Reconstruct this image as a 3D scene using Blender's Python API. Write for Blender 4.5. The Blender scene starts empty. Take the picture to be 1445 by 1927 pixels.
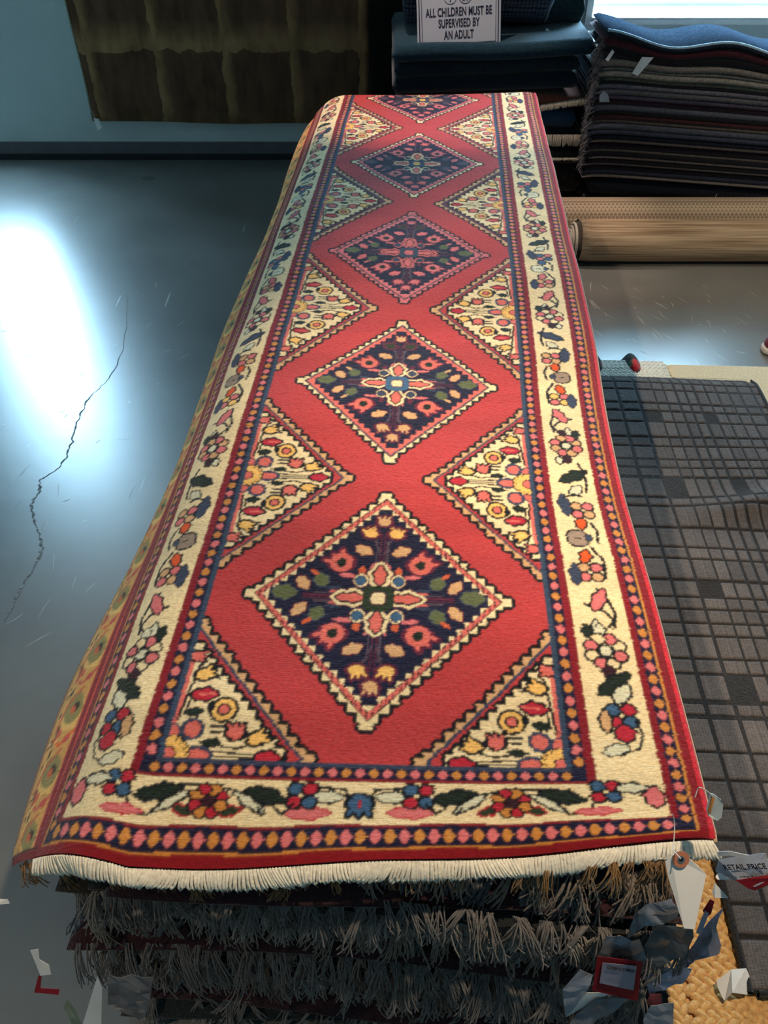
import bpy, bmesh, math, random
import numpy as np
from mathutils import Vector, Matrix, noise
random.seed(7); np.random.seed(7)
C = bpy.context.scene.collection
PI = math.pi

# ------------------------------------------------------------------ camera
F_PX, Y_HOR, CX, CY, H = 1559.0, -462.0, 722.5, 963.5, 1.65
PITCH = math.atan((CY - Y_HOR) / F_PX)
S_, C_ = math.sin(PITCH), math.cos(PITCH)
cam = bpy.data.cameras.new('camera'); cam_o = bpy.data.objects.new('camera', cam); C.objects.link(cam_o)
cam.sensor_fit = 'VERTICAL'; cam.sensor_height = 36.0; cam.lens = 36.0 * F_PX / 1927.0
cam.clip_start = 0.02; cam.clip_end = 100
cam_o.location = (0, 0, H); cam_o.rotation_euler = (PI / 2 - PITCH, 0, 0)
bpy.context.scene.camera = cam_o

# ------------------------------------------------------------------ world, lamps, exposure
vs = bpy.context.scene.view_settings
vs.view_transform = 'Standard'; vs.look = 'None'; vs.gamma = 1.0; vs.use_curve_mapping = False
vs.exposure = 0.0
WORLD_STRENGTH = 58.0
world = bpy.data.worlds.new('overcast_sky'); bpy.context.scene.world = world; world.use_nodes = True
wb = world.node_tree.nodes['Background']; wb.inputs[0].default_value = (0.44, 0.75, 1.0, 1); wb.inputs[1].default_value = WORLD_STRENGTH
WIN = [(-2.50, -1.985, 0.52, 2.35), (1.03, 2.20, 0.69, 1.95)]
WALL_Y = 4.70
for (x0, x1, z0, z1) in WIN:
    l = bpy.data.lights.new('window_daylight', 'AREA'); l.shape = 'RECTANGLE'; l.size = x1 - x0; l.size_y = z1 - z0
    l.cycles.is_portal = True
    o = bpy.data.objects.new('window_daylight', l); C.objects.link(o)
    o.location = ((x0 + x1) / 2, WALL_Y + 0.29, (z0 + z1) / 2); o.rotation_euler = (-PI / 2, 0, 0)

def spot(name, loc, target, watts, deg, blend, col, rad):
    l = bpy.data.lights.new(name, 'SPOT'); l.energy = watts; l.spot_size = math.radians(deg); l.spot_blend = blend
    l.color = col; l.shadow_soft_size = rad
    o = bpy.data.objects.new(name, l); C.objects.link(o); o.location = loc
    d = Vector(target) - Vector(loc); o.rotation_euler = d.to_track_quat('-Z', 'Y').to_euler()
    return o
WARM = (1.0, 0.80, 0.58)
SPOTS = [
    ((0.60, 0.50, 3.05), (0.10, 0.88, 0.65), 195, 46, 0.7, WARM, 0.04),
    ((-0.30, 3.6, 3.05), (0.20, 3.55, 0.65), 260, 34, 0.5, (1, .76, .64), 0.04),
    ((-1.10, 1.2, 3.05), (1.50, 1.85, 0.30), 280, 54, 0.6, WARM, 0.04),
    ((1.90, 2.5, 3.05), (1.70, 3.15, 0.0), 120, 50, 0.8, WARM, 0.04),  # added fill: brightens the rolled carpets and the floor near them
    ((-1.70, -0.3, 3.05), (-1.10, 0.1, 0.0), 100, 44, 0.8, WARM, 0.04),  # added fill: warms the bare floor left of the stack
]
for i, a in enumerate(SPOTS): spot('track_or_added_light', *a)

# ------------------------------------------------------------------ helpers
def ray(px, py):
    a = (px - CX) / F_PX; b = (py - CY) / F_PX
    return (a, C_ - b * S_, -S_ - b * C_)
def at_z(px, py, z):
    r = ray(px, py); t = (H - z) / -r[2]; return Vector((r[0] * t, r[1] * t, z))
def at(px, py, Y):
    if Y < .56: Y -= .05          # paper tags hang clear of the fringes
    r = ray(px, py); t = Y / r[1]; return Vector((r[0] * t, Y, H + r[2] * t))

def srgb(r, g, b):
    f = lambda c: (c / 255) / 12.92 if c / 255 <= 0.04045 else ((c / 255 + 0.055) / 1.055) ** 2.4
    return (f(r), f(g), f(b), 1.0)

def tag(o, label=None, cat=None, group=None, kind=None):
    if label: o['label'] = label
    if cat: o['category'] = cat
    if group: o['group'] = group
    if kind: o['kind'] = kind
    return o
def empty(name, loc, rz=0.0):
    o = bpy.data.objects.new(name, None); C.objects.link(o); o.location = loc; o.rotation_euler = (0, 0, rz)
    o.empty_display_size = 0.05
    return o
def link_mesh(name, me, mat, parent=None, smooth=False):
    o = bpy.data.objects.new(name, me); C.objects.link(o)
    if mat: me.materials.append(mat)
    if smooth:
        me.polygons.foreach_set('use_smooth', [True] * len(me.polygons))
    if parent:
        o.parent = parent; o.matrix_parent_inverse = Matrix.Translation(-parent.location) if parent.rotation_euler.z == 0 else parent_inv(parent)
    return o
def parent_inv(p):
    return (Matrix.Translation(p.location) @ p.rotation_euler.to_matrix().to_4x4()).inverted()
def mesh_from(name, verts, faces, mat, parent=None, smooth=False):
    me = bpy.data.meshes.new(name)
    me.from_pydata([tuple(v) for v in verts], [], [tuple(int(i) for i in f) for f in faces]); me.update()
    return link_mesh(name, me, mat, parent, smooth)
def bm_obj(name, bm, mat, parent=None, smooth=False):
    bmesh.ops.recalc_face_normals(bm, faces=bm.faces)
    me = bpy.data.meshes.new(name); bm.to_mesh(me); bm.free()
    return link_mesh(name, me, mat, parent, smooth)
def add_box(bm, x0, x1, y0, y1, z0, z1, bev=0.0):
    r = bmesh.ops.create_cube(bm, size=1.0)
    M = Matrix.Translation(((x0 + x1) / 2, (y0 + y1) / 2, (z0 + z1) / 2)) @ Matrix.Diagonal((x1 - x0, y1 - y0, z1 - z0, 1))
    bmesh.ops.transform(bm, matrix=M, verts=r['verts'])
    if bev:
        es = list({e for v in r['verts'] for e in v.link_edges})
        bmesh.ops.bevel(bm, geom=es, offset=bev, segments=2, affect='EDGES', profile=0.5)
def box(name, x0, x1, y0, y1, z0, z1, mat, parent=None, bev=0.0):
    bm = bmesh.new(); add_box(bm, x0, x1, y0, y1, z0, z1, bev); return bm_obj(name, bm, mat, parent)

def tubes(name, paths, rad, mat, parent=None, sides=4):
    """paths: array n,m,3 -> one mesh of n round strands"""
    P = np.asarray(paths, dtype=float)
    n, m, _ = P.shape
    T = np.gradient(P, axis=1); T /= (np.linalg.norm(T, axis=2, keepdims=True) + 1e-9)
    up = np.zeros_like(T); up[..., 0] = 0.31; up[..., 1] = 0.12; up[..., 2] = 0.94
    A = np.cross(T, up); A /= (np.linalg.norm(A, axis=2, keepdims=True) + 1e-9)
    B = np.cross(T, A)
    rad = np.broadcast_to(np.asarray(rad, dtype=float).reshape(-1, 1, 1), (n, m, 1))
    V = np.zeros((n, m, sides, 3))
    for k in range(sides):
        a = 2 * PI * k / sides
        V[:, :, k] = P + (A * math.cos(a) + B * math.sin(a)) * rad
    idx = np.arange(n * m * sides).reshape(n, m, sides)
    q = []
    for k in range(sides):
        k2 = (k + 1) % sides
        q.append(np.stack([idx[:, :-1, k], idx[:, 1:, k], idx[:, 1:, k2], idx[:, :-1, k2]], -1).reshape(-1, 4))
    q = np.concatenate(q)
    me = fast_mesh(name, V.reshape(-1, 3), q)
    return link_mesh(name, me, mat, parent, True)
def fast_mesh(name, V, Q):
    me = bpy.data.meshes.new(name)
    me.vertices.add(len(V)); me.vertices.foreach_set('co', np.asarray(V, dtype=np.float32).ravel())
    me.loops.add(len(Q) * 4); me.loops.foreach_set('vertex_index', np.asarray(Q, dtype=np.int32).ravel())
    me.polygons.add(len(Q))
    me.polygons.foreach_set('loop_start', np.arange(0, len(Q) * 4, 4, dtype=np.int32))
    me.update(calc_edges=True); me.validate()
    return me
def grid_mesh(name, P, mat, parent=None, cols=None):
    """P: rows,cols,3"""
    r, c, _ = P.shape
    idx = np.arange(r * c).reshape(r, c)
    Q = np.stack([idx[:-1, :-1], idx[:-1, 1:], idx[1:, 1:], idx[1:, :-1]], -1).reshape(-1, 4)
    me = fast_mesh(name, P.reshape(-1, 3), Q)
    if cols is not None:
        a = me.color_attributes.new('dye', 'FLOAT_COLOR', 'POINT')
        a.data.foreach_set('color', np.asarray(cols, dtype=np.float32).ravel())
    return link_mesh(name, me, mat, parent, True)

# ------------------------------------------------------------------ materials
def new_mat(name):
    m = bpy.data.materials.new(name); m.use_nodes = True
    nt = m.node_tree; b = nt.nodes['Principled BSDF']
    return m, nt, b
def plain(name, col, rough=0.6, spec=0.5, metal=0.0, noise_s=0, noise_a=0.15, bump=0.0, bump_s=200, sheen=0.0, dist=0.002):
    m, nt, b = new_mat(name)
    b.inputs['Base Color'].default_value = col; b.inputs['Roughness'].default_value = rough
    b.inputs['Specular IOR Level'].default_value = spec; b.inputs['Metallic'].default_value = metal
    if sheen: b.inputs['Sheen Weight'].default_value = sheen; b.inputs['Sheen Roughness'].default_value = 0.5
    tc = nt.nodes.new('ShaderNodeTexCoord')
    if noise_s:
        n = nt.nodes.new('ShaderNodeTexNoise'); n.inputs['Scale'].default_value = noise_s; n.inputs['Detail'].default_value = 4
        nt.links.new(tc.outputs['Object'], n.inputs['Vector'])
        mr = nt.nodes.new('ShaderNodeMapRange'); mr.inputs['From Min'].default_value = 0.3; mr.inputs['From Max'].default_value = 0.7
        mr.inputs['To Min'].default_value = 1 - noise_a; mr.inputs['To Max'].default_value = 1 + noise_a
        nt.links.new(n.outputs['Fac'], mr.inputs['Value'])
        mx = nt.nodes.new('ShaderNodeVectorMath'); mx.operation = 'SCALE'; mx.inputs[0].default_value = col[:3]
        nt.links.new(mr.outputs['Result'], mx.inputs['Scale']); nt.links.new(mx.outputs['Vector'], b.inputs['Base Color'])
    if bump:
        n2 = nt.nodes.new('ShaderNodeTexNoise'); n2.inputs['Scale'].default_value = bump_s; n2.inputs['Detail'].default_value = 2
        nt.links.new(tc.outputs['Object'], n2.inputs['Vector'])
        bp = nt.nodes.new('ShaderNodeBump'); bp.inputs['Strength'].default_value = bump; bp.inputs['Distance'].default_value = dist
        nt.links.new(n2.outputs['Fac'], bp.inputs['Height']); nt.links.new(bp.outputs['Normal'], b.inputs['Normal'])
    return m
def wool(name, col, sheen=0.25, bump=0.8, scale=260, amt=0.3, dist=0.003):
    return plain(name, col, rough=1.0, spec=0.1, noise_s=scale * 0.6, noise_a=amt, bump=bump, bump_s=scale, sheen=sheen, dist=dist)
def dyed(name, var=0.13, stretch=(90, 420, 90)):
    m, nt, b = new_mat(name)
    b.inputs['Roughness'].default_value = 1.0; b.inputs['Specular IOR Level'].default_value = 0.12
    b.inputs['Sheen Weight'].default_value = 0.12; b.inputs['Sheen Roughness'].default_value = 0.6
    at_ = nt.nodes.new('ShaderNodeAttribute'); at_.attribute_name = 'dye'
    tc = nt.nodes.new('ShaderNodeTexCoord')
    mp = nt.nodes.new('ShaderNodeMapping'); mp.inputs['Scale'].default_value = stretch
    nt.links.new(tc.outputs['Object'], mp.inputs['Vector'])
    n = nt.nodes.new('ShaderNodeTexNoise'); n.inputs['Scale'].default_value = 1.0; n.inputs['Detail'].default_value = 3
    nt.links.new(mp.outputs['Vector'], n.inputs['Vector'])
    # abrash: slow weft-wise bands in the dye
    mp2 = nt.nodes.new('ShaderNodeMapping'); mp2.inputs['Scale'].default_value = (1.5, 14, 1)
    nt.links.new(tc.outputs['Object'], mp2.inputs['Vector'])
    n3 = nt.nodes.new('ShaderNodeTexNoise'); n3.inputs['Scale'].default_value = 1.0; n3.inputs['Detail'].default_value = 2
    nt.links.new(mp2.outputs['Vector'], n3.inputs['Vector'])
    mr = nt.nodes.new('ShaderNodeMapRange'); mr.inputs['From Min'].default_value = 0.3; mr.inputs['From Max'].default_value = 0.7
    mr.inputs['To Min'].default_value = 1 - var; mr.inputs['To Max'].default_value = 1 + var
    nt.links.new(n.outputs['Fac'], mr.inputs['Value'])
    mr2 = nt.nodes.new('ShaderNodeMapRange'); mr2.inputs['From Min'].default_value = 0.3; mr2.inputs['From Max'].default_value = 0.7
    mr2.inputs['To Min'].default_value = 0.88; mr2.inputs['To Max'].default_value = 1.1
    nt.links.new(n3.outputs['Fac'], mr2.inputs['Value'])
    mu = nt.nodes.new('ShaderNodeMath'); mu.operation = 'MULTIPLY'
    nt.links.new(mr.outputs['Result'], mu.inputs[0]); nt.links.new(mr2.outputs['Result'], mu.inputs[1])
    sc = nt.nodes.new('ShaderNodeVectorMath'); sc.operation = 'SCALE'
    nt.links.new(at_.outputs['Color'], sc.inputs[0]); nt.links.new(mu.outputs['Value'], sc.inputs['Scale'])
    nt.links.new(sc.outputs['Vector'], b.inputs['Base Color'])
    bp = nt.nodes.new('ShaderNodeBump'); bp.inputs['Strength'].default_value = 0.7; bp.inputs['Distance'].default_value = 0.0025
    nt.links.new(n.outputs['Fac'], bp.inputs['Height']); nt.links.new(bp.outputs['Normal'], b.inputs['Normal'])
    return m

M = {}
M['wall'] = plain('painted_wall', srgb(200, 210, 206), 0.75, 0.3, noise_s=3, noise_a=0.05, bump=0.1, bump_s=60)
M['ceiling'] = plain('ceiling_paint', srgb(120, 120, 118), 0.9, 0.2)
M['base'] = plain('baseboard_vinyl', srgb(96, 94, 98), 0.5, 0.4, noise_s=20, noise_a=0.1)
M['base2'] = plain('baseboard_toe', srgb(30, 32, 36), 0.5, 0.4)
M['white_trim'] = plain('white_trim_paint', srgb(225, 226, 222), 0.35, 0.5, noise_s=8, noise_a=0.04)
M['paper'] = plain('tag_paper', srgb(226, 224, 220), 0.7, 0.3, noise_s=25, noise_a=0.06)
M['paper_blue'] = plain('grey_tag_paper', srgb(150, 156, 168), 0.6, 0.3, noise_s=25, noise_a=0.12)
M['red_print'] = plain('red_print', srgb(140, 20, 32), 0.6, 0.3)
M['ink'] = plain('black_print', srgb(25, 26, 32), 0.6, 0.3)
M['brown_ring'] = plain('tag_ring_paper', srgb(176, 112, 84), 0.6, 0.3)
M['steel'] = plain('eyelet_steel', srgb(170, 165, 155), 0.3, 0.5, metal=1.0)
M['string'] = plain('white_string', srgb(210, 205, 195), 0.7, 0.3)
M['plastic'] = plain('tag_plastic', srgb(170, 180, 180), 0.2, 0.5)
M['dyed'] = dyed('knotted_wool_pile')
M['fringe_white'] = wool('ivory_cotton_fringe', srgb(246, 236, 214), scale=300, amt=0.15, bump=0.3)
M['selvage'] = wool('cream_selvage', srgb(225, 190, 140), scale=300, amt=0.2)
M['sign_white'] = plain('sign_face', srgb(170, 176, 184), 0.4, 0.4)
M['sign_navy'] = plain('sign_print', srgb(28, 34, 54), 0.5, 0.3)

def floor_mat():
    m, nt, b = new_mat('polished_concrete')
    tc = nt.nodes.new('ShaderNodeTexCoord')
    def nz(scale, detail=4, mapping=None, w=None):
        n = nt.nodes.new('ShaderNodeTexNoise'); n.inputs['Scale'].default_value = scale; n.inputs['Detail'].default_value = detail
        if mapping:
            mp = nt.nodes.new('ShaderNodeMapping'); mp.inputs['Scale'].default_value = mapping[0]; mp.inputs['Rotation'].default_value = mapping[1]
            nt.links.new(tc.outputs['Object'], mp.inputs['Vector']); nt.links.new(mp.outputs['Vector'], n.inputs['Vector'])
        else: nt.links.new(tc.outputs['Object'], n.inputs['Vector'])
        return n
    n1 = nz(1.6, 6)
    cr = nt.nodes.new('ShaderNodeValToRGB')
    cr.color_ramp.elements[0].position = 0.3; cr.color_ramp.elements[0].color = srgb(92, 92, 90)
    cr.color_ramp.elements[1].position = 0.7; cr.color_ramp.elements[1].color = srgb(124, 124, 120)
    nt.links.new(n1.outputs['Fac'], cr.inputs['Fac'])
    # pale scuffs
    n2 = nz(5, 2, ((9, 0.55, 1), (0, 0, 0.45)))
    n2b = nz(2.2, 2)
    r2 = nt.nodes.new('ShaderNodeValToRGB'); r2.color_ramp.elements[0].position = 0.735; r2.color_ramp.elements[1].position = 0.76
    nt.links.new(n2.outputs['Fac'], r2.inputs['Fac'])
    r3 = nt.nodes.new('ShaderNodeValToRGB'); r3.color_ramp.elements[0].position = 0.5; r3.color_ramp.elements[1].position = 0.6
    nt.links.new(n2b.outputs['Fac'], r3.inputs['Fac'])
    mm = nt.nodes.new('ShaderNodeMath'); mm.operation = 'MULTIPLY'
    nt.links.new(r2.outputs['Color'], mm.inputs[0]); nt.links.new(r3.outputs['Color'], mm.inputs[1])
    mx = nt.nodes.new('ShaderNodeMix'); mx.data_type = 'RGBA'
    nt.links.new(mm.outputs['Value'], mx.inputs['Factor']); nt.links.new(cr.outputs['Color'], mx.inputs[6]); mx.inputs[7].default_value = srgb(190, 190, 182)
    nt.links.new(mx.outputs[2], b.inputs['Base Color'])
    n4 = nz(7, 4, ((1, 3, 1), (0, 0, 0.2)))
    mr = nt.nodes.new('ShaderNodeMapRange'); mr.inputs['To Min'].default_value = 0.29; mr.inputs['To Max'].default_value = 0.34
    nt.links.new(n4.outputs['Fac'], mr.inputs['Value']); nt.links.new(mr.outputs['Result'], b.inputs['Roughness'])
    b.inputs['Specular IOR Level'].default_value = 1.0; b.inputs['IOR'].default_value = 1.6
    n5 = nz(12, 5)
    bp = nt.nodes.new('ShaderNodeBump'); bp.inputs['Strength'].default_value = 0.05; bp.inputs['Distance'].default_value = 0.004
    nt.links.new(n5.outputs['Fac'], bp.inputs['Height']); nt.links.new(bp.outputs['Normal'], b.inputs['Normal'])
    return m
M['floor'] = floor_mat()
def glass_mat():
    m = bpy.data.materials.new('window_glass'); m.use_nodes = True; nt = m.node_tree; nt.nodes.clear()
    out = nt.nodes.new('ShaderNodeOutputMaterial'); t = nt.nodes.new('ShaderNodeBsdfTransparent'); g = nt.nodes.new('ShaderNodeBsdfGlossy')
    g.inputs['Roughness'].default_value = 0.02
    mix = nt.nodes.new('ShaderNodeMixShader'); mix.inputs[0].default_value = 0.06
    nt.links.new(t.outputs[0], mix.inputs[1]); nt.links.new(g.outputs[0], mix.inputs[2]); nt.links.new(mix.outputs[0], out.inputs[0])
    return m
M['glass'] = glass_mat()

# ------------------------------------------------------------------ room shell
X0, X1, Y0, ZC = -3.4, 4.2, -3.6, 3.3
struct = lambda o: tag(o, kind='structure')
struct(box('floor', X0 - .2, X1 + .2, Y0 - .2, WALL_Y + 0.3, -0.1, 0.0, M['floor']))
struct(box('ceiling', X0 - .2, X1 + .2, Y0 - .2, WALL_Y + .3, ZC, ZC + 0.1, M['ceiling']))
struct(box('wall_left', X0 - .2, X0, Y0, WALL_Y, 0, ZC, M['wall']))
struct(box('wall_right', X1, X1 + .2, Y0, WALL_Y, 0, ZC, M['wall']))
struct(box('wall_front', X0 - .2, X1 + .2, Y0 - .2, Y0, 0, ZC, M['wall']))
bm = bmesh.new()
xs = [X0 - .2] + [v for w in WIN for v in w[:2]] + [X1 + .2]
for i in range(0, len(xs), 2):
    add_box(bm, xs[i], xs[i + 1], WALL_Y, WALL_Y + .3, 0, ZC)
for (a, b_, z0, z1) in WIN:
    add_box(bm, a, b_, WALL_Y, WALL_Y + .3, 0, z0); add_box(bm, a, b_, WALL_Y, WALL_Y + .3, z1, ZC)
struct(bm_obj('wall_back', bm, M['wall']))
struct(box('baseboard_back', X0, X1, WALL_Y - .012, WALL_Y, 0.03, 0.092, M['base'], bev=.002))
struct(box('trim_1', X0, X1, WALL_Y - .02, WALL_Y, 0, 0.03, M['base2'], bev=.002))
for i, (a, b_, z0, z1) in enumerate(WIN):
    w = struct(empty('window_%d' % (i + 1), ((a + b_) / 2, WALL_Y, z0)))
    bm = bmesh.new(); t = 0.045
    yf0, yf1 = WALL_Y + .22, WALL_Y + .27
    add_box(bm, a, a + t, yf0, yf1, z0, z1, .003); add_box(bm, b_ - t, b_, yf0, yf1, z0, z1, .003)
    add_box(bm, a + t, b_ - t, yf0, yf1, z0, z0 + t, .003); add_box(bm, a + t, b_ - t, yf0, yf1, z1 - t, z1, .003)
    bm_obj('window_frame', bm, M['white_trim'], w)
    box('window_pane', a + t, b_ - t, WALL_Y + .243, WALL_Y + .247, z0 + t, z1 - t, M['glass'], w)
    if i == 1:
        bm = bmesh.new()
        add_box(bm, a, b_, WALL_Y - .05, WALL_Y + .22, z0 - .002, z0 + .004, .001)
        add_box(bm, a - .0, b_ + .1, WALL_Y - .05, WALL_Y - .001, z0 - .028, z0 - .0025, .003)
        add_box(bm, a - .035, a - .002, WALL_Y - .03, WALL_Y - .001, z0 - .03, z1 + .05, .002)
        bm_obj('window_sill', bm, M['white_trim'], w)
    else:
        box('window_sill', a, b_, WALL_Y - .005, WALL_Y + .22, z0 - .02, z0 + .003, M['white_trim'], w, .003)

# ceiling lamps, the last two added as fill, that carry the spot lights
M['lamp_black'] = plain('lamp_housing', srgb(30, 30, 30), 0.4)
M['lamp_glow'] = new_mat('lamp_glow')[0]
_b = M['lamp_glow'].node_tree.nodes['Principled BSDF']; _b.inputs['Emission Color'].default_value = (1, .8, .58, 1); _b.inputs['Emission Strength'].default_value = 8

# floor crack
cr = [(598, -40), (620, 0), (615, 130), (600, 230), (570, 320), (530, 390), (470, 450), (430, 490), (380, 590), (350, 700), (320, 780), (270, 840), (190, 890), (190, 940), (150, 1010), (165, 1100), (205, 1180), (200, 1240), (150, 1330), (90, 1440), (10, 1590)]
wd = [.3, .5, .5, .6, 1.0, 1.0, .6, 1.6, 1.2, 1.7, 1.8, .9, 1.0, 2.2, 2.0, 1.6, 2.4, 2.2, 1.4, 1.8, .8]
pts = [at_z(x / 2.58, 560 + y / 2.58, 0.0006) for x, y in cr]
rows = []
for i in range(len(pts) - 1):
    for k in range(8):
        t = k / 8; p = pts[i].lerp(pts[i + 1], t); w = (wd[i] * (1 - t) + wd[i + 1] * t) * .0024
        d = (pts[i + 1] - pts[i]).normalized(); nrm = Vector((d.y, -d.x, 0))
        j = nrm * random.uniform(-.004, .004)
        rows.append((p + j + nrm * w * random.uniform(.2, 1.2), p + j - nrm * w * random.uniform(.2, 1.2)))
vs_, fs_ = [], []
for i, (a, b_) in enumerate(rows):
    vs_ += [a, b_]
    if i: fs_.append((2 * i - 2, 2 * i - 1, 2 * i + 1, 2 * i))
M['crack'] = plain('crack_concrete', srgb(112, 116, 114), 0.6, 0.5, noise_s=90, noise_a=.5, bump=1.0, bump_s=90, dist=.01)
ck = mesh_from('crack', vs_, fs_, M['crack'], bpy.data.objects['floor'])

RS = random.Random(21); vs_, fs_ = [], []
def scratch(x, y, L, an, w):
    d = Vector((math.cos(an), math.sin(an), 0)); n_ = Vector((-d.y, d.x, 0)); b0 = len(vs_); cv = RS.uniform(-.06, .06)
    for k in range(5):
        t = k / 4; p = Vector((x, y, .0005)) + d * L * t + n_ * cv * L * math.sin(t * PI); ww = w * (math.sin(t * PI) * .9 + .1)
        vs_.extend([p + n_ * ww, p - n_ * ww])
        if k: fs_.append((b0 + 2 * k - 2, b0 + 2 * k - 1, b0 + 2 * k + 1, b0 + 2 * k))
for i in range(150): scratch(RS.uniform(.75, 2.3), RS.uniform(2.2, 3.3), RS.uniform(.01, .10), RS.gauss(-1.1, .35), RS.uniform(.0005, .0012))
for i in range(110): scratch(RS.uniform(-1.6, -.4), RS.uniform(.6, 3.2), RS.uniform(.01, .08), RS.gauss(1.2, .5), RS.uniform(.0004, .0009))
M['scuff'] = plain('pale_scuff', srgb(206, 208, 200), .7, .4)
sc0 = mesh_from('scratches', vs_, fs_, M['scuff'], bpy.data.objects['floor']); sc0['kind'] = 'stuff'

# ------------------------------------------------------------------ knotted pattern painter
PAL = dict(red=(180, 58, 58), red2=(200, 72, 62), cream=(232, 208, 160), navy=(24, 22, 48), black=(14, 14, 18), salmon=(214, 104, 92),
           tan=(206, 160, 112), gold=(196, 128, 58), dred=(128, 20, 30), blue=(50, 66, 88), mauve=(84, 66, 78), green=(40, 52, 30),
           sage=(92, 98, 62), orange=(226, 84, 22), yellow=(236, 184, 100), maroon=(50, 16, 26), crimson=(180, 36, 52), slate=(52, 60, 82),
           pale=(214, 208, 176), olive=(146, 130, 70), ochre=(214, 156, 80), pink=(212, 110, 110), rust=(206, 92, 52), grey=(150, 128, 110),
           dgreen=(26, 36, 24), plum=(96, 30, 52), lblue=(60, 92, 124))
PK = list(PAL); PI_ = {k: i for i, k in enumerate(PK)}
LUT = np.array([srgb(*PAL[k])[:3] for k in PK])
class Paint:
    def __init__(s, s0, s1, t0, t1, ds, dt, base='red'):
        s.s = np.arange(s0, s1 + 1e-9, ds); s.t = np.arange(t0, t1 + 1e-9, dt)
        s.ds, s.dt, s.s0, s.t0 = ds, dt, s0, t0
        s.img = np.full((len(s.t), len(s.s)), PI_[base], dtype=np.int16)
        s.U, s.V = np.meshgrid(s.s, s.t)
    def win(s, u, v, r):
        a = max(0, int((u - r - s.s0) / s.ds)); b = min(len(s.s), int((u + r - s.s0) / s.ds) + 2)
        c = max(0, int((v - r - s.t0) / s.dt)); d = min(len(s.t), int((v + r - s.t0) / s.dt) + 2)
        return slice(c, max(c, d)), slice(a, max(a, b))
    def put(s, w, mask, col): s.img[w][mask] = PI_[col]
    def rect(s, u0, u1, v0, v1, col):
        s.img[(s.V >= v0) & (s.V < v1) & (s.U >= u0) & (s.U < u1)] = PI_[col]
    def ell(s, u, v, ru, rv, col, rot=0, out=None, ow=.003, pw=2.0):
        w = s.win(u, v, max(ru, rv) + ow + .002)
        du, dv = s.U[w] - u, s.V[w] - v
        c_, s_ = math.cos(rot), math.sin(rot)
        a, b = du * c_ + dv * s_, -du * s_ + dv * c_
        if out: s.put(w, (np.abs(a) / (ru + ow)) ** pw + (np.abs(b) / (rv + ow)) ** pw <= 1, out)
        s.put(w, (np.abs(a) / ru) ** pw + (np.abs(b) / rv) ** pw <= 1, col)
    def line(s, P, col, wd=.003):
        for (a, b), (c, d) in zip(P[:-1], P[1:]):
            L = max(math.hypot(c - a, d - b), 1e-6)
            w = s.win((a + c) / 2, (b + d) / 2, L / 2 + wd)
            x, y = s.U[w] - a, s.V[w] - b
            k = np.clip((x * (c - a) + y * (d - b)) / L ** 2, 0, 1)
            s.put(w, (x - k * (c - a)) ** 2 + (y - k * (d - b)) ** 2 <= (wd / 2) ** 2, col)
    def leaf(s, u, v, L, W, rot, col, out=None, ow=.003):
        w = s.win(u, v, L + ow)
        du, dv = s.U[w] - u, s.V[w] - v
        c_, s_ = math.cos(rot), math.sin(rot)
        a, b = du * c_ + dv * s_, -du * s_ + dv * c_
        def msk(L, W): return (np.abs(a) < L) & (np.abs(b) < W * (1 - (a / L) ** 2) ** .8 * (1 + .13 * np.sin(a / L * 8)))
        if out:
            with np.errstate(invalid='ignore'): s.put(w, msk(L + ow, W + ow), out)
        with np.errstate(invalid='ignore'): s.put(w, msk(L, W), col)
    def bud(s, u, v, r, rot, col, out='black', tip=None):
        """small tulip: round body with three notched points"""
        c_, s_ = math.cos(rot), math.sin(rot)
        q = lambda a, b: (u + a * c_ - b * s_, v + a * s_ + b * c_)
        if out:
            for k in (-1, 0, 1):
                x, y = q(r * .75, k * r * .62); s.ell(x, y, r * .55 + .002, r * .26 + .002, out, rot + k * .5, None)
            s.ell(u, v, r * 1.0 + .0030, r * .82 + .0030, out)
        for k in (-1, 0, 1):
            x, y = q(r * .65, k * r * .6); s.ell(x, y, r * .45, r * .17, tip or col, rot + k * .5)
        s.ell(u, v, r * .8, r * .68, col)
def color_rows(P):
    c = LUT[P.img]
    # soften one knot into the next
    k = c.copy()
    k[1:-1, 1:-1] = c[1:-1, 1:-1] * .64 + (c[:-2, 1:-1] + c[2:, 1:-1] + c[1:-1, :-2] + c[1:-1, 2:]) * .09
    k *= (1 + np.random.uniform(-.10, .10, k.shape[:2] + (1,)))
    return np.concatenate([k, np.ones(k.shape[:2] + (1,))], -1).clip(0, 1)

# rug frame: a runner that lies a few degrees off the room axis
ANG = math.atan((853 - CX) / math.hypot(F_PX, CY - Y_HOR)); SA, CA = math.sin(ANG), math.cos(ANG)
TOPZ = 0.65
RO = at_z(65, 1622, TOPZ)
def uvw(u, v, z): return np.stack([RO.x + u * CA + v * SA, RO.y - u * SA + v * CA, z], -1)
SL, SR, CEN, TFAR = -0.053, 0.835, 0.391, 3.50
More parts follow.
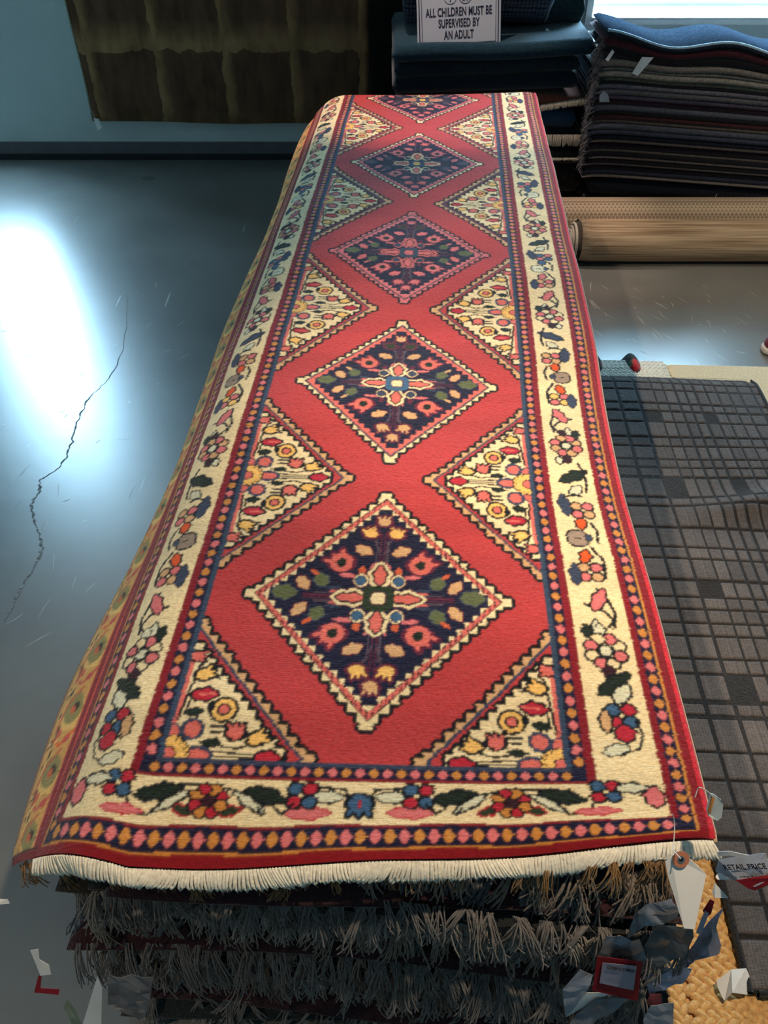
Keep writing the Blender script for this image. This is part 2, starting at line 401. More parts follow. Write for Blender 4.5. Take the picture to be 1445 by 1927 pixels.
# cross profile of the draped left side, as arc length from s = .115 outwards
_q = np.linspace(0, .50, 501); _sm = lambda x: np.clip(x, 0, 1) ** 2 * (3 - 2 * np.clip(x, 0, 1))
_phi = np.radians(44) * _sm(_q / .15) + np.radians(26) * _sm((_q - .17) / .14)
_du = np.concatenate([[0], np.cumsum(np.cos(_phi[:-1]) * .001)]); _dz = np.concatenate([[0], np.cumsum(np.sin(_phi[:-1]) * .001)])
def drape(s, t, lift=0.0, end_fun=None, far_bend=True, zoff=0.0, wav=1.0):
    """s, t arrays -> world points of a rug laid over the stack"""
    s = np.asarray(s, float); t = np.asarray(t, float)
    q = .115 - s
    u = np.where(q > 0, .115 - np.interp(q, _q, _du), s); dz = np.where(q > 0, np.interp(q, _q, _dz), 0.0)
    r = np.clip(s - .795, 0, 1); dz = dz + 3.5 * r ** 2
    end = (.083 * np.clip(s / .83, 0, 1.1) ** 1.6 if end_fun is None else end_fun(s)) + .036 * np.clip((.115 - s) / .168, 0, 2)
    v = t + end * np.exp(-np.clip(t, -.03, 9) / .14)
    # right-hand edge wanders in and out
    v_ = v
    u = u - np.clip((s - .5) / .33, 0, 1) * .018 * np.exp(-((v_ - .82) / .38) ** 2)
    z = TOPZ - dz + zoff
    z = z + wav * (.0020 * np.sin(v_ * 7 + s * 5) + .0015 * np.sin(v_ * 17 - s * 9)) * np.clip(t / .2, 0, 1)
    # near end rolls over slightly
    e = np.clip(.03 - t, 0, .06); z = z - 6.0 * e ** 2
    z = z + .006 * np.sin(s * 17 + 1.0) * np.exp(-np.clip(t, 0, 9) / .05)
    if far_bend:
        vb = 3.06 + .09 * np.clip(s / .83, 0, 1); k = np.clip(v - vb, 0, 9); R = .07
        a = np.clip(k / R, 0, PI / 2); rest = np.clip(k - R * PI / 2, 0, 9)
        v = np.where(k > 0, vb + R * np.sin(a), v); z = np.where(k > 0, z - R * (1 - np.cos(a)) - rest, z)
    return uvw(u, v, z + lift)

# ---- the red runner's design -------------------------------------------------
DS, DT = .0021, .0024
P = Paint(SL, SR, -.002, TFAR, DS, DT, 'red')
rng = random.Random(3)
IN_L, IN_R = 2 * CEN - .660, .660      # field edges
def teeth_band(uc, vc, a, b, clipf, kind):
    w = (slice(None), slice(None))
    U, V = P.U - uc, P.V - vc
    reg = (np.abs(V) < b * 1.15) & (np.abs(U) < a * 1.15) & clipf
    T, Q = np.abs(U) / a, np.abs(V) / b
    N = kind['n']
    def stair(scale):
        return (np.floor(T * N / scale + 1e-6) + np.floor(Q * N / scale + 1e-6)) <= N - 1
    def lin(x): return (T + Q) <= x
    k = kind
    grow = lambda m: m | np.roll(m, 1, 0) | np.roll(m, -1, 0) | np.roll(m, 1, 1) | np.roll(m, -1, 1)
    st = stair(.945)
    tip = ((np.abs(V) < b * .035) & (np.abs(U) < a * 1.01)) | ((np.abs(U) < a * .045) & (np.abs(V) < b * 1.0))
    st = st | tip
    P.img[grow(grow(grow(st))) & reg] = PI_['black']; P.img[st & reg] = PI_[k['tooth']]
    P.img[lin(k.get('l0', .945)) & reg] = PI_[k['line']]
    if k.get('dots'):
        P.img[lin(.945) & reg] = PI_['maroon']; P.img[lin(.932) & reg] = PI_['salmon']
        dd = lin(.922) & ~lin(.908) & ((np.floor(P.U / .0045) % 2) == 0)
        P.img[dd & reg] = PI_['maroon']
        P.img[lin(.882) & reg] = PI_[k['tooth2']]
        dd = lin(.892) & ~lin(.878) & ((np.floor(P.U / .0045) % 2) == 0)
        P.img[dd & reg] = PI_['maroon']
    else:
        P.img[lin(k.get('l1', .915)) & reg] = PI_[k['tooth2']]
    ins = stair(k.get('in', .84))
    if k.get('inline'):
        P.img[grow(grow(grow(ins))) & lin(.9) & reg] = PI_[k['inline']]
    P.img[ins & reg] = PI_[k['field']]
full = np.ones_like(P.U, dtype=bool)
fieldclip = (P.U > IN_L) & (P.U < IN_R)
# ---- medallions
MED = [(.450, .250, 'A'), (1.060, .268, 'B'), (1.691, .277, 'C'), (2.362, .285, 'D'), (3.050, .286, 'D')]
def medallion(vc, b, typ):
    uc = CEN; a = .212
    K = dict(A=dict(n=14, tooth='cream', tooth2='cream', line='salmon', field='navy', dots=True, **{'in': .83}),
             B=dict(n=15, tooth='cream', tooth2='salmon', line='mauve', field='navy', **{'in': .83}),
             C=dict(n=15, tooth='pink', tooth2='pink', line='mauve', field='navy', **{'in': .83}),
             D=dict(n=15, tooth='cream', tooth2='pink', line='plum', field='navy', **{'in': .83}))[typ]
    teeth_band(uc, vc, a, b, full, K)
    ks = b / .25
    def q(du, dv): return uc + du, vc + dv * ks
    cA = dict(A=('green', 'cream', 'salmon', 'cream', 'lblue'), B=('lblue', 'cream', 'salmon', 'cream', 'slate'), C=('blue', 'pink', 'pink', 'pink', 'blue'), D=('blue', 'yellow', 'salmon', 'cream', 'slate'))[typ]
    ring, cen, petal, outl, dpet = cA
    stemc = 'maroon' if typ == 'D' else 'plum'
    # stems
    for off in (-.009, -.003, .003, .009):
        P.line([q(-.13 + abs(off) * 3, off), q(.13 - abs(off) * 3, off)], stemc if abs(off) < .005 else 'mauve', .0030)
        P.line([q(off, -.155 + abs(off) * 3), q(off, .155 - abs(off) * 3)], stemc if abs(off) < .005 else 'mauve', .0032)
    lf = dict(A='tan', B='tan', C='pink', D='pink')[typ]; gl = dict(A='sage', B='sage', C='sage', D='mauve')[typ]
    topc = dict(A='yellow', B='tan', C='pink', D='salmon')[typ]
    for sv in (1, -1):
        P.bud(*q(0, .175 * sv), .0135, sv * PI / 2, lf, 'plum')
        for su in (1, -1):
            g_top = 'green' if (typ == 'B' and sv > 0) or (typ == 'C' and sv > 0) else topc
            P.bud(*q(.022 * su, .146 * sv), .0145, sv * PI / 2 - su * .3, g_top, 'plum')
            P.line([q(.004 * su, .10 * sv), q(.014 * su, .132 * sv)], 'mauve', .003)
            P.leaf(*q(.032 * su, .106 * sv), .017, .0105, su * .5 * sv, lf, 'plum', .002)
            # ringed blossoms
            u_, v_ = q(.066 * su, .076 * sv)
            P.bud(u_, v_, .023, math.atan2(sv, su * .9), 'pink' if typ in 'CD' else 'salmon', 'plum')
            P.ell(u_, v_, .019, .021, 'pink' if typ in 'CD' else 'salmon')
            P.ell(u_, v_, .0085, .010, 'dgreen')
            # green leaves to the sides
            P.leaf(*q(.095 * su, .036 * sv), .016, .012, PI / 2 - su * sv * .4, gl, 'slate', .002)
            P.leaf(*q(.108 * su, .052 * sv), .010, .004, su * sv * .7, 'rust' if typ == 'A' else lf)
            P.leaf(*q(.124 * su, .028 * sv), .017, .0095, su * sv * 1.0, lf, 'plum', .002)
            # side whiskers
            P.leaf(*q(.052 * su, .048 * sv), .016, .0045, .1 * su, 'pink', 'plum', .0015)
            P.leaf(*q(.030 * su, .060 * sv), .010, .006, PI / 2, 'rust' if typ == 'A' else 'plum')
            P.ell(*q(.073 * su, .019 * sv), .012, .0035, 'slate')
            P.ell(*q(.030 * su, .038 * sv), .0130, .0150, outl, 0, 'plum', .002, 1.6)
            P.ell(*q(.031 * su, .038 * sv), .0090, .0105, dpet, 0, 'black', .0012, 1.6)
            P.leaf(*q(.013 * su, .070 * sv), .010, .0035, PI / 2 + su * .4, 'pink')
    for su in (1, -1):
        P.leaf(*q(.152 * su, .006), .021, .0155, 0, gl, 'slate', .002)
        for dv in (.012, -.012): P.leaf(*q(.052 * su, dv), .030, .004, 0, 'salmon', 'plum', .001)
    for du, dv, rot in ((.044, 0, 0), (-.044, 0, 0), (0, .050, PI / 2), (0, -.050, PI / 2)):
        L, W = (.028, .013) if rot == 0 else (.026, .013)
        P.leaf(*q(du, dv), L + .006, W + .006, rot, outl, 'plum', .0015)
        P.leaf(*q(du, dv), L, W, rot, 'black'); P.leaf(*q(du, dv), L - .0035, W - .004, rot, petal)
    u_, v_ = q(0, 0)
    P.ell(u_, v_, .025, .028, ring, 0, None, pw=4); P.ell(u_, v_, .0115, .0125, cen, 0, 'plum', .002, 3)
for m_ in MED: medallion(*m_)
# ---- side triangles
TRI = [(.150, .240, 'red'), (.742, .240, 'red'), (1.385, .285, 'red'), (2.036, .280, 'mauve'), (2.705, .280, 'red'), (3.37, .28, 'red')]
def triangle(vc, b, flip, tone):
    a = .200
    uc = IN_L if not flip else IN_R; sg = -1 if flip else 1
    teeth_band(uc, vc, a, b, fieldclip & ((P.U < CEN) if not flip else (P.U > CEN)),
               dict(n=13, tooth='tan', tooth2='red' if tone == 'red' else 'plum', line='slate' if vc < .3 else 'mauve', field='cream', inline='black', l0=.94, l1=.908, **{'in': .80}))
    ks = b / .24
    q = lambda du, dv: (uc + sg * du, vc + dv * ks)
    rr = lambda ang: ang if not flip else PI - ang
    # red strip hugging the border, black twin stems
    P.img[(np.abs(P.V - vc) < .16 * ks) & (np.abs(P.U - uc) < .006) & fieldclip] = PI_['salmon']
    for sv in (1, -1):
        P.line([q(.006, .055 * sv), q(.010, .10 * sv), q(.016, .150 * sv), q(.024, .160 * sv)], 'black', .0042)
        P.line([q(.013, .065 * sv), q(.018, .105 * sv)], 'black', .0035)
        P.bud(*q(.008, .168 * sv), .012, rr(0), 'salmon')
        P.bud(*q(.026, .135 * sv), .0140, rr(.5 * sv), 'yellow')
        P.line([q(.040, .130 * sv), q(.050, .128 * sv)], 'black', .004)
        P.leaf(*q(.034, .099 * sv), .019, .0100, rr(.1 * sv), 'crimson', 'black', .0045)
        P.line([q(.028, .099 * sv), q(.050, .101 * sv)], 'salmon', .004)
        # rosette
        x, y = q(.067, .074 * sv)
        P.ell(x, y, .0165, .018, 'yellow', 0, 'black', .0045); P.ell(x, y, .0070, .0075, 'salmon', 0, 'black', .0032)
        P.leaf(*q(.048, .078 * sv), .006, .011, 0, 'black')
        P.leaf(*q(.026, .068 * sv), .012, .007, rr(.2), 'dgreen', 'black', .002)
        # T flowers
        x, y = q(.090, .037 * sv)
        P.bud(x, y, .0140, rr(PI / 2 * sv), 'salmon'); P.ell(x, y - 0, .005, .012, 'salmon')
        P.bud(*q(.121, .029 * sv), .0135, rr(.5 * sv), 'yellow')
        P.line([q(.045, .020 * sv), q(.095, .012 * sv), q(.112, .018 * sv)], 'black', .0034)
        P.line([q(.055, .046 * sv), q(.075, .046 * sv), q(.075, .038 * sv), q(.057, .036 * sv)], 'black', .0042)
        P.leaf(*q(.062, .020 * sv), .012, .0055, rr(.1 * sv), 'dgreen', 'black', .002)
    for off in (-.007, 0, .007): P.line([q(.055, off), q(.125, off * .5)], 'black', .0030)
    P.leaf(*q(.139, 0), .017, .0095, 0, 'crimson', 'black', .0045)
    # half blossom on the border
    for du, dv in ((.030, .040), (.043, 0), (.030, -.040)):
        P.ell(*q(du, dv), .0115 if dv else .017, .0125 if dv else .009, 'salmon', 0, 'slate', .0058)
    P.ell(*q(.004, .034), .008, .012, 'salmon', 0, 'slate', .003); P.ell(*q(.004, -.034), .008, .012, 'salmon', 0, 'slate', .003)
    for k in range(9):
        an = -PI / 2 + PI * k / 8; P.ell(*q(.006 + .019 * math.cos(an), .021 * math.sin(an)), .0075, .0075, 'yellow', 0, 'black', .002)
    P.ell(*q(.006, 0), .020, .022, 'yellow'); P.ell(*q(.004, 0), .009, .010, 'salmon', 0, 'black', .0025)
for vc, b, tone in TRI:
    for fl in (False, True): triangle(vc, b, fl, tone)

# ---- borders: distance bands from centre, both sides, and near end
def bands_side():
    A = np.abs(P.U - CEN)
    for lo, hi, col in ((.269, .278, 'blue'), (.278, .297, 'navy'), (.297, .309, 'dred'), (.309, .395, 'cream'), (.395, .405, 'dred'), (.405, .424, 'navy'), (.424, .428, 'gold'), (.428, .46, 'dred')):
        P.img[(A >= lo) & (A < hi)] = PI_[col]
bands_side()
EB = [(.139, .146, 'slate'), (.122, .139, 'navy'), (.117, .122, 'dred'), (.051, .117, 'cream'), (.047, .051, 'dred'), (.0155, .047, 'navy'), (.012, .0155, 'gold'), (-.01, .012, 'dred')]
wob = .0015 * np.sin(P.U * 40)
for lo, hi, col in EB:
    # each end band is mitred into the matching side band
    half = {'slate': .278, 'navy': .297}.get(col, .5) if lo > .12 else (.309 if lo == .117 else (.395 if col == 'cream' else (.405 if lo == .047 else (.424 if lo == .0155 else (.428 if col == 'gold' else .5)))))
    P.img[(P.V >= lo + (wob if lo < .06 else 0)) & (P.V < hi + (wob if hi <= .06 else 0)) & (np.abs(P.U - CEN) < half)] = PI_[col]
def dot(u, v, c, ru=.0070, rv=.0088):
    P.ell(u, v, ru + .0022, rv * .45, 'plum', pw=1.2); P.ell(u, v, ru * .45, rv + .0018, 'plum', pw=1.2); P.ell(u, v, ru, rv, c, pw=1.45)
k = 0; v = .045
while v < TFAR:
    for sg in (-1, 1):
        P.line([(CEN + sg * .4145, v - .011), (CEN + sg * .4145, v + .011)], 'plum', .0022)
        dot(CEN + sg * .4145, v, 'pink' if k % 2 else 'gold')
        if v > .135: dot(CEN + sg * .2875, v, 'pink' if (k + (sg > 0)) % 2 else 'gold')
    v += .0222 + rng.uniform(-.001, .001); k += 1
k = 0; u = CEN - .398
while u < CEN + .402:
    dot(u, .0315, 'pink' if k % 2 else 'gold', .0072, .0115); k += 1; u += .0183
k = 0; u = CEN - .276
while u < CEN + .285:
    dot(u, .1305, 'pink' if k % 2 else 'gold', .0068, .0070); k += 1; u += .0182
# ---- floral vine in the cream side borders
def cluster(u, v, c1, c2, r=.0095, out='black'):
    d = r * 1.12
    for (a, b), c in zip(((-1, -1), (1, 1), (-1, 1), (1, -1)), (c1, c1, c2, c2)):
        P.ell(u + a * d, v + b * d, r * .92, r * .92, c, 0, out, .0040)
    P.ell(u, v, .003, .003, 'cream')
def flower8(u, v, c1, c2, cen='pale', r=.023):
    for k in range(8):
        an = PI / 8 + k * PI / 4
        P.ell(u + r * math.cos(an), v + r * 1.08 * math.sin(an), .0088, .0092, c1 if k % 2 else c2, an, 'black', .0040)
    P.ell(u, v, .0085, .009, cen, 0, 'black', .0032)
def vine_unit(v0, sg, mir, var):
    uc = CEN + sg * .352
    m = sg * mir
    q = lambda du, dv: (uc + m * du, v0 + dv)
    rr = lambda an: an if m > 0 else PI - an
    L = lambda pts, w=.0054: P.line([q(*p) for p in pts], 'black', w)
    dk = 'dgreen' if var % 2 == 0 else 'slate'
    # vine
    L([(-.006, .03), (.010, .045), (.022, .060), (.010, .078), (-.020, .092)])
    L([(.020, .045), (.026, .075), (.018, .105), (.004, .125)])
    P.leaf(*q(.004, .102), .026, .0095, rr(PI / 2 - .45), 'pink', 'black', .0042)
    P.leaf(*q(-.022, .036), .016, .009, rr(PI / 2 + .3), 'dgreen', 'black', .002)
    P.leaf(*q(-.008, .045), .015, .006, PI / 2, 'pale', 'black', .0042)
    # cluster, orange bud and blue leaf
    cluster(*q(.000, .163), 'pink', 'yellow' if var % 2 else 'tan')
    P.leaf(*q(-.026, .158), .026, .0095, PI / 2, 'slate', 'black', .002)
    P.leaf(*q(-.004, .200), .016, .0085, rr(PI / 2 - .3), 'orange' if var < 2 else 'pink', 'black', .0042)
    L([(.024, .150), (.026, .190), (.010, .222)])
    P.ell(*q(-.010, .245), .017, .019, 'grey' if var < 2 else 'pale', 0, 'black', .0035, 2.6)
    P.ell(*q(.010, .247), .006, .008, 'slate', 0, 'black', .002)
    L([(-.004, .244), (-.014, .246)], .003)
    L([(.024, .235), (.028, .265), (.020, .285)])
    P.leaf(*q(.002, .284), .015, .0085, PI / 2, 'orange' if var < 2 else 'lblue', 'black', .0042)
    cluster(*q(.010, .318), 'pink', 'tan' if var < 2 else 'lblue')
    P.leaf(*q(-.022, .332), .030, .0105, PI / 2 + .1 * m, 'slate', 'black', .002)
    # twin leaf, curved vine back to the blossom
    P.leaf(*q(.004, .372), .018, .009, rr(.9), 'pale', 'black', .0032)
    L([(-.018, .352), (-.002, .362), (.012, .356)])
    P.leaf(*q(.004, .412), .032, .0115, rr(.55), dk, 'black', .0042)
    L([(.024, .37), (.028, .395), (.024, .43), (.018, .45)])
    P.leaf(*q(-.002, .462), .013, .009, PI / 2, 'maroon', 'black', .002)
    P.leaf(*q(-.018, .458), .010, .006, PI / 2, 'pale', 'black', .0042)
    P.leaf(*q(.010, .50 + .040 - .5 + .0), .010, .0, 0, 'black') if False else None
def side_vine(sg):
    base = .360 if sg > 0 else .322
    for k in range(7):
        v0 = base + k * .505
        vine_unit(v0, sg, 1 if k % 2 == 0 else -1, k if k < 3 else 2 + k % 2)
    for k in range(7):
        v0 = base + k * .505
        P.leaf(CEN + sg * .352 - .004, v0 + .040, .012, .008, PI / 2, 'maroon' if k else 'pale', 'black', .002)
        flower8(CEN + sg * .352, v0, 'pink', 'cream' if k % 2 == 0 else 'tan')
    # the piece below the first blossom
    uc = CEN + sg * .352
    q = lambda du, dv: (uc + sg * du, base + dv)
    P.leaf(*q(.0, -.040), .014, .010, PI / 2, 'maroon', 'black', .002)
    P.leaf(*q(.004, -.062), .032, .011, .7 if sg > 0 else PI - .7, 'dgreen', 'black', .0042)
    P.leaf(*q(.012, -.080), .020, .010, 1.0 if sg > 0 else PI - 1.0, 'pale', 'black', .0042)
    cluster(*q(.006, -.120), 'crimson', 'lblue', .0098)
    P.leaf(*q(-.018, -.130), .020, .007, PI / 2, 'tan', 'black', .0042)
    P.leaf(*q(.006, -.152), .015, .013, PI / 2, 'crimson', 'black', .0042)
    P.line([q(.024, -.13), q(.030, -.155), q(.022, -.178), q(.0, -.19)], 'black', .004)
    P.leaf(*q(-.010, -.182), .018, .009, .3, 'pale', 'black', .0032)
side_vine(1); side_vine(-1)
# near-end border
cy = .085
def end_half(sg):
    q = lambda du, dv: (CEN + sg * du, cy + dv)
    L = lambda pts, w=.004: P.line([q(*p) for p in pts], 'black', w)
    L([(.018, .020), (.05, .022), (.085, .020)]); L([(.012, .006), (.020, .018)])
    P.leaf(*q(.042, .008), .022, .0075, 0, 'pale', 'black', .0032)
    P.leaf(*q(.066, -.016), .030, .0085, 0, 'pink', 'crimson', .0028)
    cluster(*q(.075, .010), 'crimson', 'lblue', .0088)
    L([(.085, -.002), (.098, -.018), (.108, -.010), (.118, .006)])
    P.leaf(*q(.122, .009), .028, .0095, .25 * sg, 'dgreen', 'black', .0042)
    P.leaf(*q(.142, -.001), .026, .0048, .62 * sg if sg > 0 else PI - .62, 'pale', 'black', .0042)
    L([(.13, -.008), (.124, -.020)]); L([(.15, .012), (.19, .022), (.24, .022)])
    # blossom with red side leaves
    P.leaf(*q(.195 - .030, -.014), .014, .006, .3, 'green', 'crimson', .003); P.leaf(*q(.195 + .030, -.014), .014, .006, -.3, 'green', 'crimson', .003)
    u_, v_ = q(.195, .0)
    for k in range(8):
        an = PI / 8 + k * PI / 4
        P.ell(u_ + .018 * math.cos(an), v_ + .017 * math.sin(an), .0075, .0072, 'gold' if k % 2 else 'crimson', an, 'black', .0028)
    P.ell(u_, v_, .009, .008, 'maroon')
    P.leaf(*q(.262, .010), .030, .0095, -.25 * sg, 'dgreen', 'black', .0042)
    P.leaf(*q(.243, -.002), .026, .0048, (-.62 if sg > 0 else PI + .62), 'pale', 'black', .0042)
    L([(.255, -.006), (.268, -.022), (.290, -.020), (.300, -.004)])
    P.leaf(*q(.305, -.018), .030, .0060, 0, 'pink', 'crimson', .0024)
    cluster(*q(.318, .018), 'crimson', 'lblue', .0088)
    P.leaf(*q(.352, .024), .020, .0075, 0, 'pale', 'black', .0042)
    P.leaf(*q(.380, .006), .020, .012, PI / 2, 'pink', 'black', .0042)
for sg in (-1, 1): end_half(sg)
u_, v_ = CEN, cy - .002
P.bud(u_, v_, .018, -PI / 2, 'lblue', 'black'); P.ell(u_, v_, .014, .014, 'lblue'); P.line([(u_, v_ - .006), (u_, v_ + .004)], 'crimson', .003)
# hand-knotted jitter: shift rows by fractions of a knot
for r in range(len(P.t)):
    if rng.random() < .18: P.img[r] = np.roll(P.img[r], rng.choice((-1, 1)))

RG = lambda f: f
rug = tag(empty('runner_rug', (0, RO.y + 1.5, TOPZ)), 'red wool runner rug with navy diamond medallions on top of the long stack', 'rug')
pts_ = drape(P.U, P.V, .006)
pile_bump = np.random.uniform(-.0007, .0007, P.U.shape); pts_[..., 2] += pile_bump
pile = grid_mesh('pile', pts_, M['dyed'], rug, color_rows(P))
# backing: the underside and the thin edge all round
def backing(name, s0, s1, t0, t1, lift, th, mat, parent, **kw):
    ss = np.linspace(s0, s1, 60); tt = np.linspace(t0, t1, 220)
    U, V = np.meshgrid(ss, tt); T = drape(U, V, lift, **kw); B = T.copy(); B[..., 2] -= th
    r, c, _ = T.shape
    idx = np.arange(r * c).reshape(r, c); n = r * c
    q = [np.stack([idx[:-1, :-1], idx[1:, :-1], idx[1:, 1:], idx[:-1, 1:]], -1).reshape(-1, 4) + n]
    def rim(a):
        a = np.asarray(a); return np.stack([a[:-1], a[1:], a[1:] + n, a[:-1] + n], -1)
    q += [rim(idx[0, ::-1]), rim(idx[:, 0]), rim(idx[-1]), rim(idx[::-1, -1])]
    me = fast_mesh(name, np.concatenate([T.reshape(-1, 3), B.reshape(-1, 3)]), np.concatenate(q))
    return link_mesh(name, me, mat, parent, False)
M['red_edge'] = wool('red_overcast_edge', srgb(196, 44, 56), scale=400)
backing('backing', SL, SR, 0, TFAR, .0055, .007, M['red_edge'], rug)
# rounded red overcast edge and cream selvage on the right side
tt = np.linspace(0, 3.2, 1200)
def edge_cord(name, s, lift, rad, mat, parent, amp=.0):
    c = drape(np.full_like(tt, s), tt, lift)
    th_ = np.cumsum(np.full_like(tt, .9)); 
    tubes(name, c[None], rad, mat, parent, 8)
edge_cord('side_binding', SR + .0005, .0035, .0052, M['red_edge'], rug)
edge_cord('selvage', SR + .0065, -.0035, .0038, M['selvage'], rug)
# looped ivory fringe
def loop_fringe(s0, s1, n, parent, mat):
    paths = []
    for i in range(n):
        s = s0 + (s1 - s0) * (i + .5) / n + random.uniform(-.0008, .0008)
        L = .021 + .004 * math.sin(s * 31) + random.uniform(-.003, .004)
        lean = .010 * math.sin(s * 23 + 1) + .006 * math.sin(s * 70) + random.uniform(-.003, .003)
        p = drape(np.array([s]), np.array([0.0]), .0035)[0]
        hw = .0013
        pa = []
        for k in range(13):
            a = k / 12
            d = 1 - abs(2 * a - 1); side = (1 if a > .5 else -1) * hw * (1.25 - .5 * abs(d - .7))
            if k == 6: side = 0
            dd = math.sin(d * PI / 2)
            out = .014 * dd + .004; dn = L * d ** 1.3
            pa.append((p[0] + side * 1.4 + lean * d, p[1] - out - .001, p[2] - dn + .003 * (1 - d) + .002 * dd))
        paths.append(pa)
    return tubes('fringe', paths, .0019, mat, parent, 6)
loop_fringe(SL + .004, SR - .002, 200, rug, M['fringe_white'])

# ------------------------------------------------------------------ second rug: gold-green border hangs out on the left
se = -.152
P2 = Paint(se, .10, -.002, 3.3, .003, .0034, 'ochre')
P_save = P; P = P2
P.rect(se, se + .006, -1, 9, 'dred')
P.rect(se + .006, se + .036, -1, 9, 'ochre')
P.rect(se + .007, se + .011, -1, 9, 'black'); P.rect(se + .033, se + .037, -1, 9, 'black')
v = .03
while v < 3.3:
    u = se + .022
    P.line([(u - .008, v - .006), (u + .008, v - .008)], 'black', .0036); P.line([(u + .006, v - .008), (u + .006, v + .006), (u - .002, v + .006)], 'black', .0036)
    P.ell(u, v, .003, .003, 'pale'); P.ell(u, v + .055, .004, .005, 'black'); v += .098
v = .04; k = 0
while v < 3.3:
    u = -.098
    P.ell(u, v, .027, .040, 'yellow', .4); P.ell(u + .003, v + .004, .022, .034, 'olive', .4)
    P.line([(u - .026, v - .03), (u - .020, v + .016), (u + .010, v + .040)], 'rust', .006)
    P.line([(u - .022, v + .07), (u + .0, v + .052), (u + .026, v + .070)], 'orange' if k % 2 else 'red2', .006)
    P.line([(u - .026, v + .050), (u + .002, v + .084), (u + .024, v + .078)], 'yellow', .006)
    P.ell(u + .010, v + .004, .007, .011, 'black', .5); P.ell(u + .004, v + .000, .006, .010, 'rust', .5)
    P.ell(u - .012, v + .080, .009, .011, 'rust'); P.ell(u + .014, v + .060, .008, .008, 'red2')
    v += .118; k += 1
P.rect(-.070, .2, -1, 9, 'red2'); P.rect(-.066, -.058, -1, 9, 'dred')
P.img[(P.V < .014)] = PI_['dred']; P.img[(P.V >= .014) & (P.V < .018)] = PI_['black']
P.img[(P.V >= .018) & (P.V < .040) & (P.U < -.12)] = PI_['ochre']
end2 = lambda s: .004 + 0 * s + .05 * np.clip(s / .83, 0, 1)
gold_rug = tag(empty('runner_rug', (0, RO.y + 1.5, TOPZ - .02)), 'runner rug with gold and olive scroll border, peeping out left under the red runner', 'rug')
pp = drape(P.U, P.V, -.004, end_fun=end2); pp[..., 2] += np.random.uniform(-.0006, .0006, P.U.shape)
# small lengthwise bulge of the hanging side
bul = np.clip((-.03 - P.U) / .13, 0, 1) * (.020 * np.exp(-((P.V - .30) / .34) ** 2) + .008 * np.sin(P.V * 5.0))
pp[..., 0] -= bul
grid_mesh('pile', pp, M['dyed'], gold_rug, color_rows(P))
P = P_save
M['dark_edge'] = wool('dark_red_edge', srgb(110, 24, 30), scale=400)
M['gold_fringe'] = wool('golden_brown_fringe', srgb(140, 104, 62), scale=300, amt=.3, bump=.3)
ss = np.linspace(-.03, .83, 2)
backing('backing', -.03, .83, .02, 3.2, -.0045, .008, M['dark_edge'], gold_rug, end_fun=end2)

def loose_fringe(parent, mat, p_of, n, L, rad, spread=.03, seg=7, clump=True, out=(-1.0), droop=1.0, r0=None):
    paths, rr_ = [], []
    R = r0 or random
    i = 0
    while i < n:
        f = R.random(); c = R.randint(3, 9) if clump else 1
        ln = L * R.uniform(.55, 1.15); lean = R.uniform(-spread, spread); fw = R.uniform(.2, .75)
        for k in range(c):
            p = p_of(f + R.uniform(-.006, .006)); l2 = ln * R.uniform(.8, 1.1); le = lean + R.uniform(-.3, .3) * spread
            cu = R.uniform(-.35, .35) * l2
            pa = []
            for j in range(seg):
                a = j / (seg - 1)
                pa.append((p[0] + le * a + cu * a * a * .5 * math.sin(a * 4), p[1] - l2 * fw * (1 - (1 - a) ** 1.8) * .8, p[2] - droop * l2 * a ** 1.6 + .002 * math.sin(a * 9 + i)))
            paths.append(pa); rr_.append(rad * R.uniform(.7, 1.2)); i += 1
    return tubes('fringe', paths, np.array(rr_), mat, parent, 4)
def pof2(f):
    s = -.155 + f * .95
    return drape(np.array([s]), np.array([0.0]), -.006, end_fun=end2)[0]
loose_fringe(gold_rug, M['gold_fringe'], pof2, 420, .046, .00075, .02)

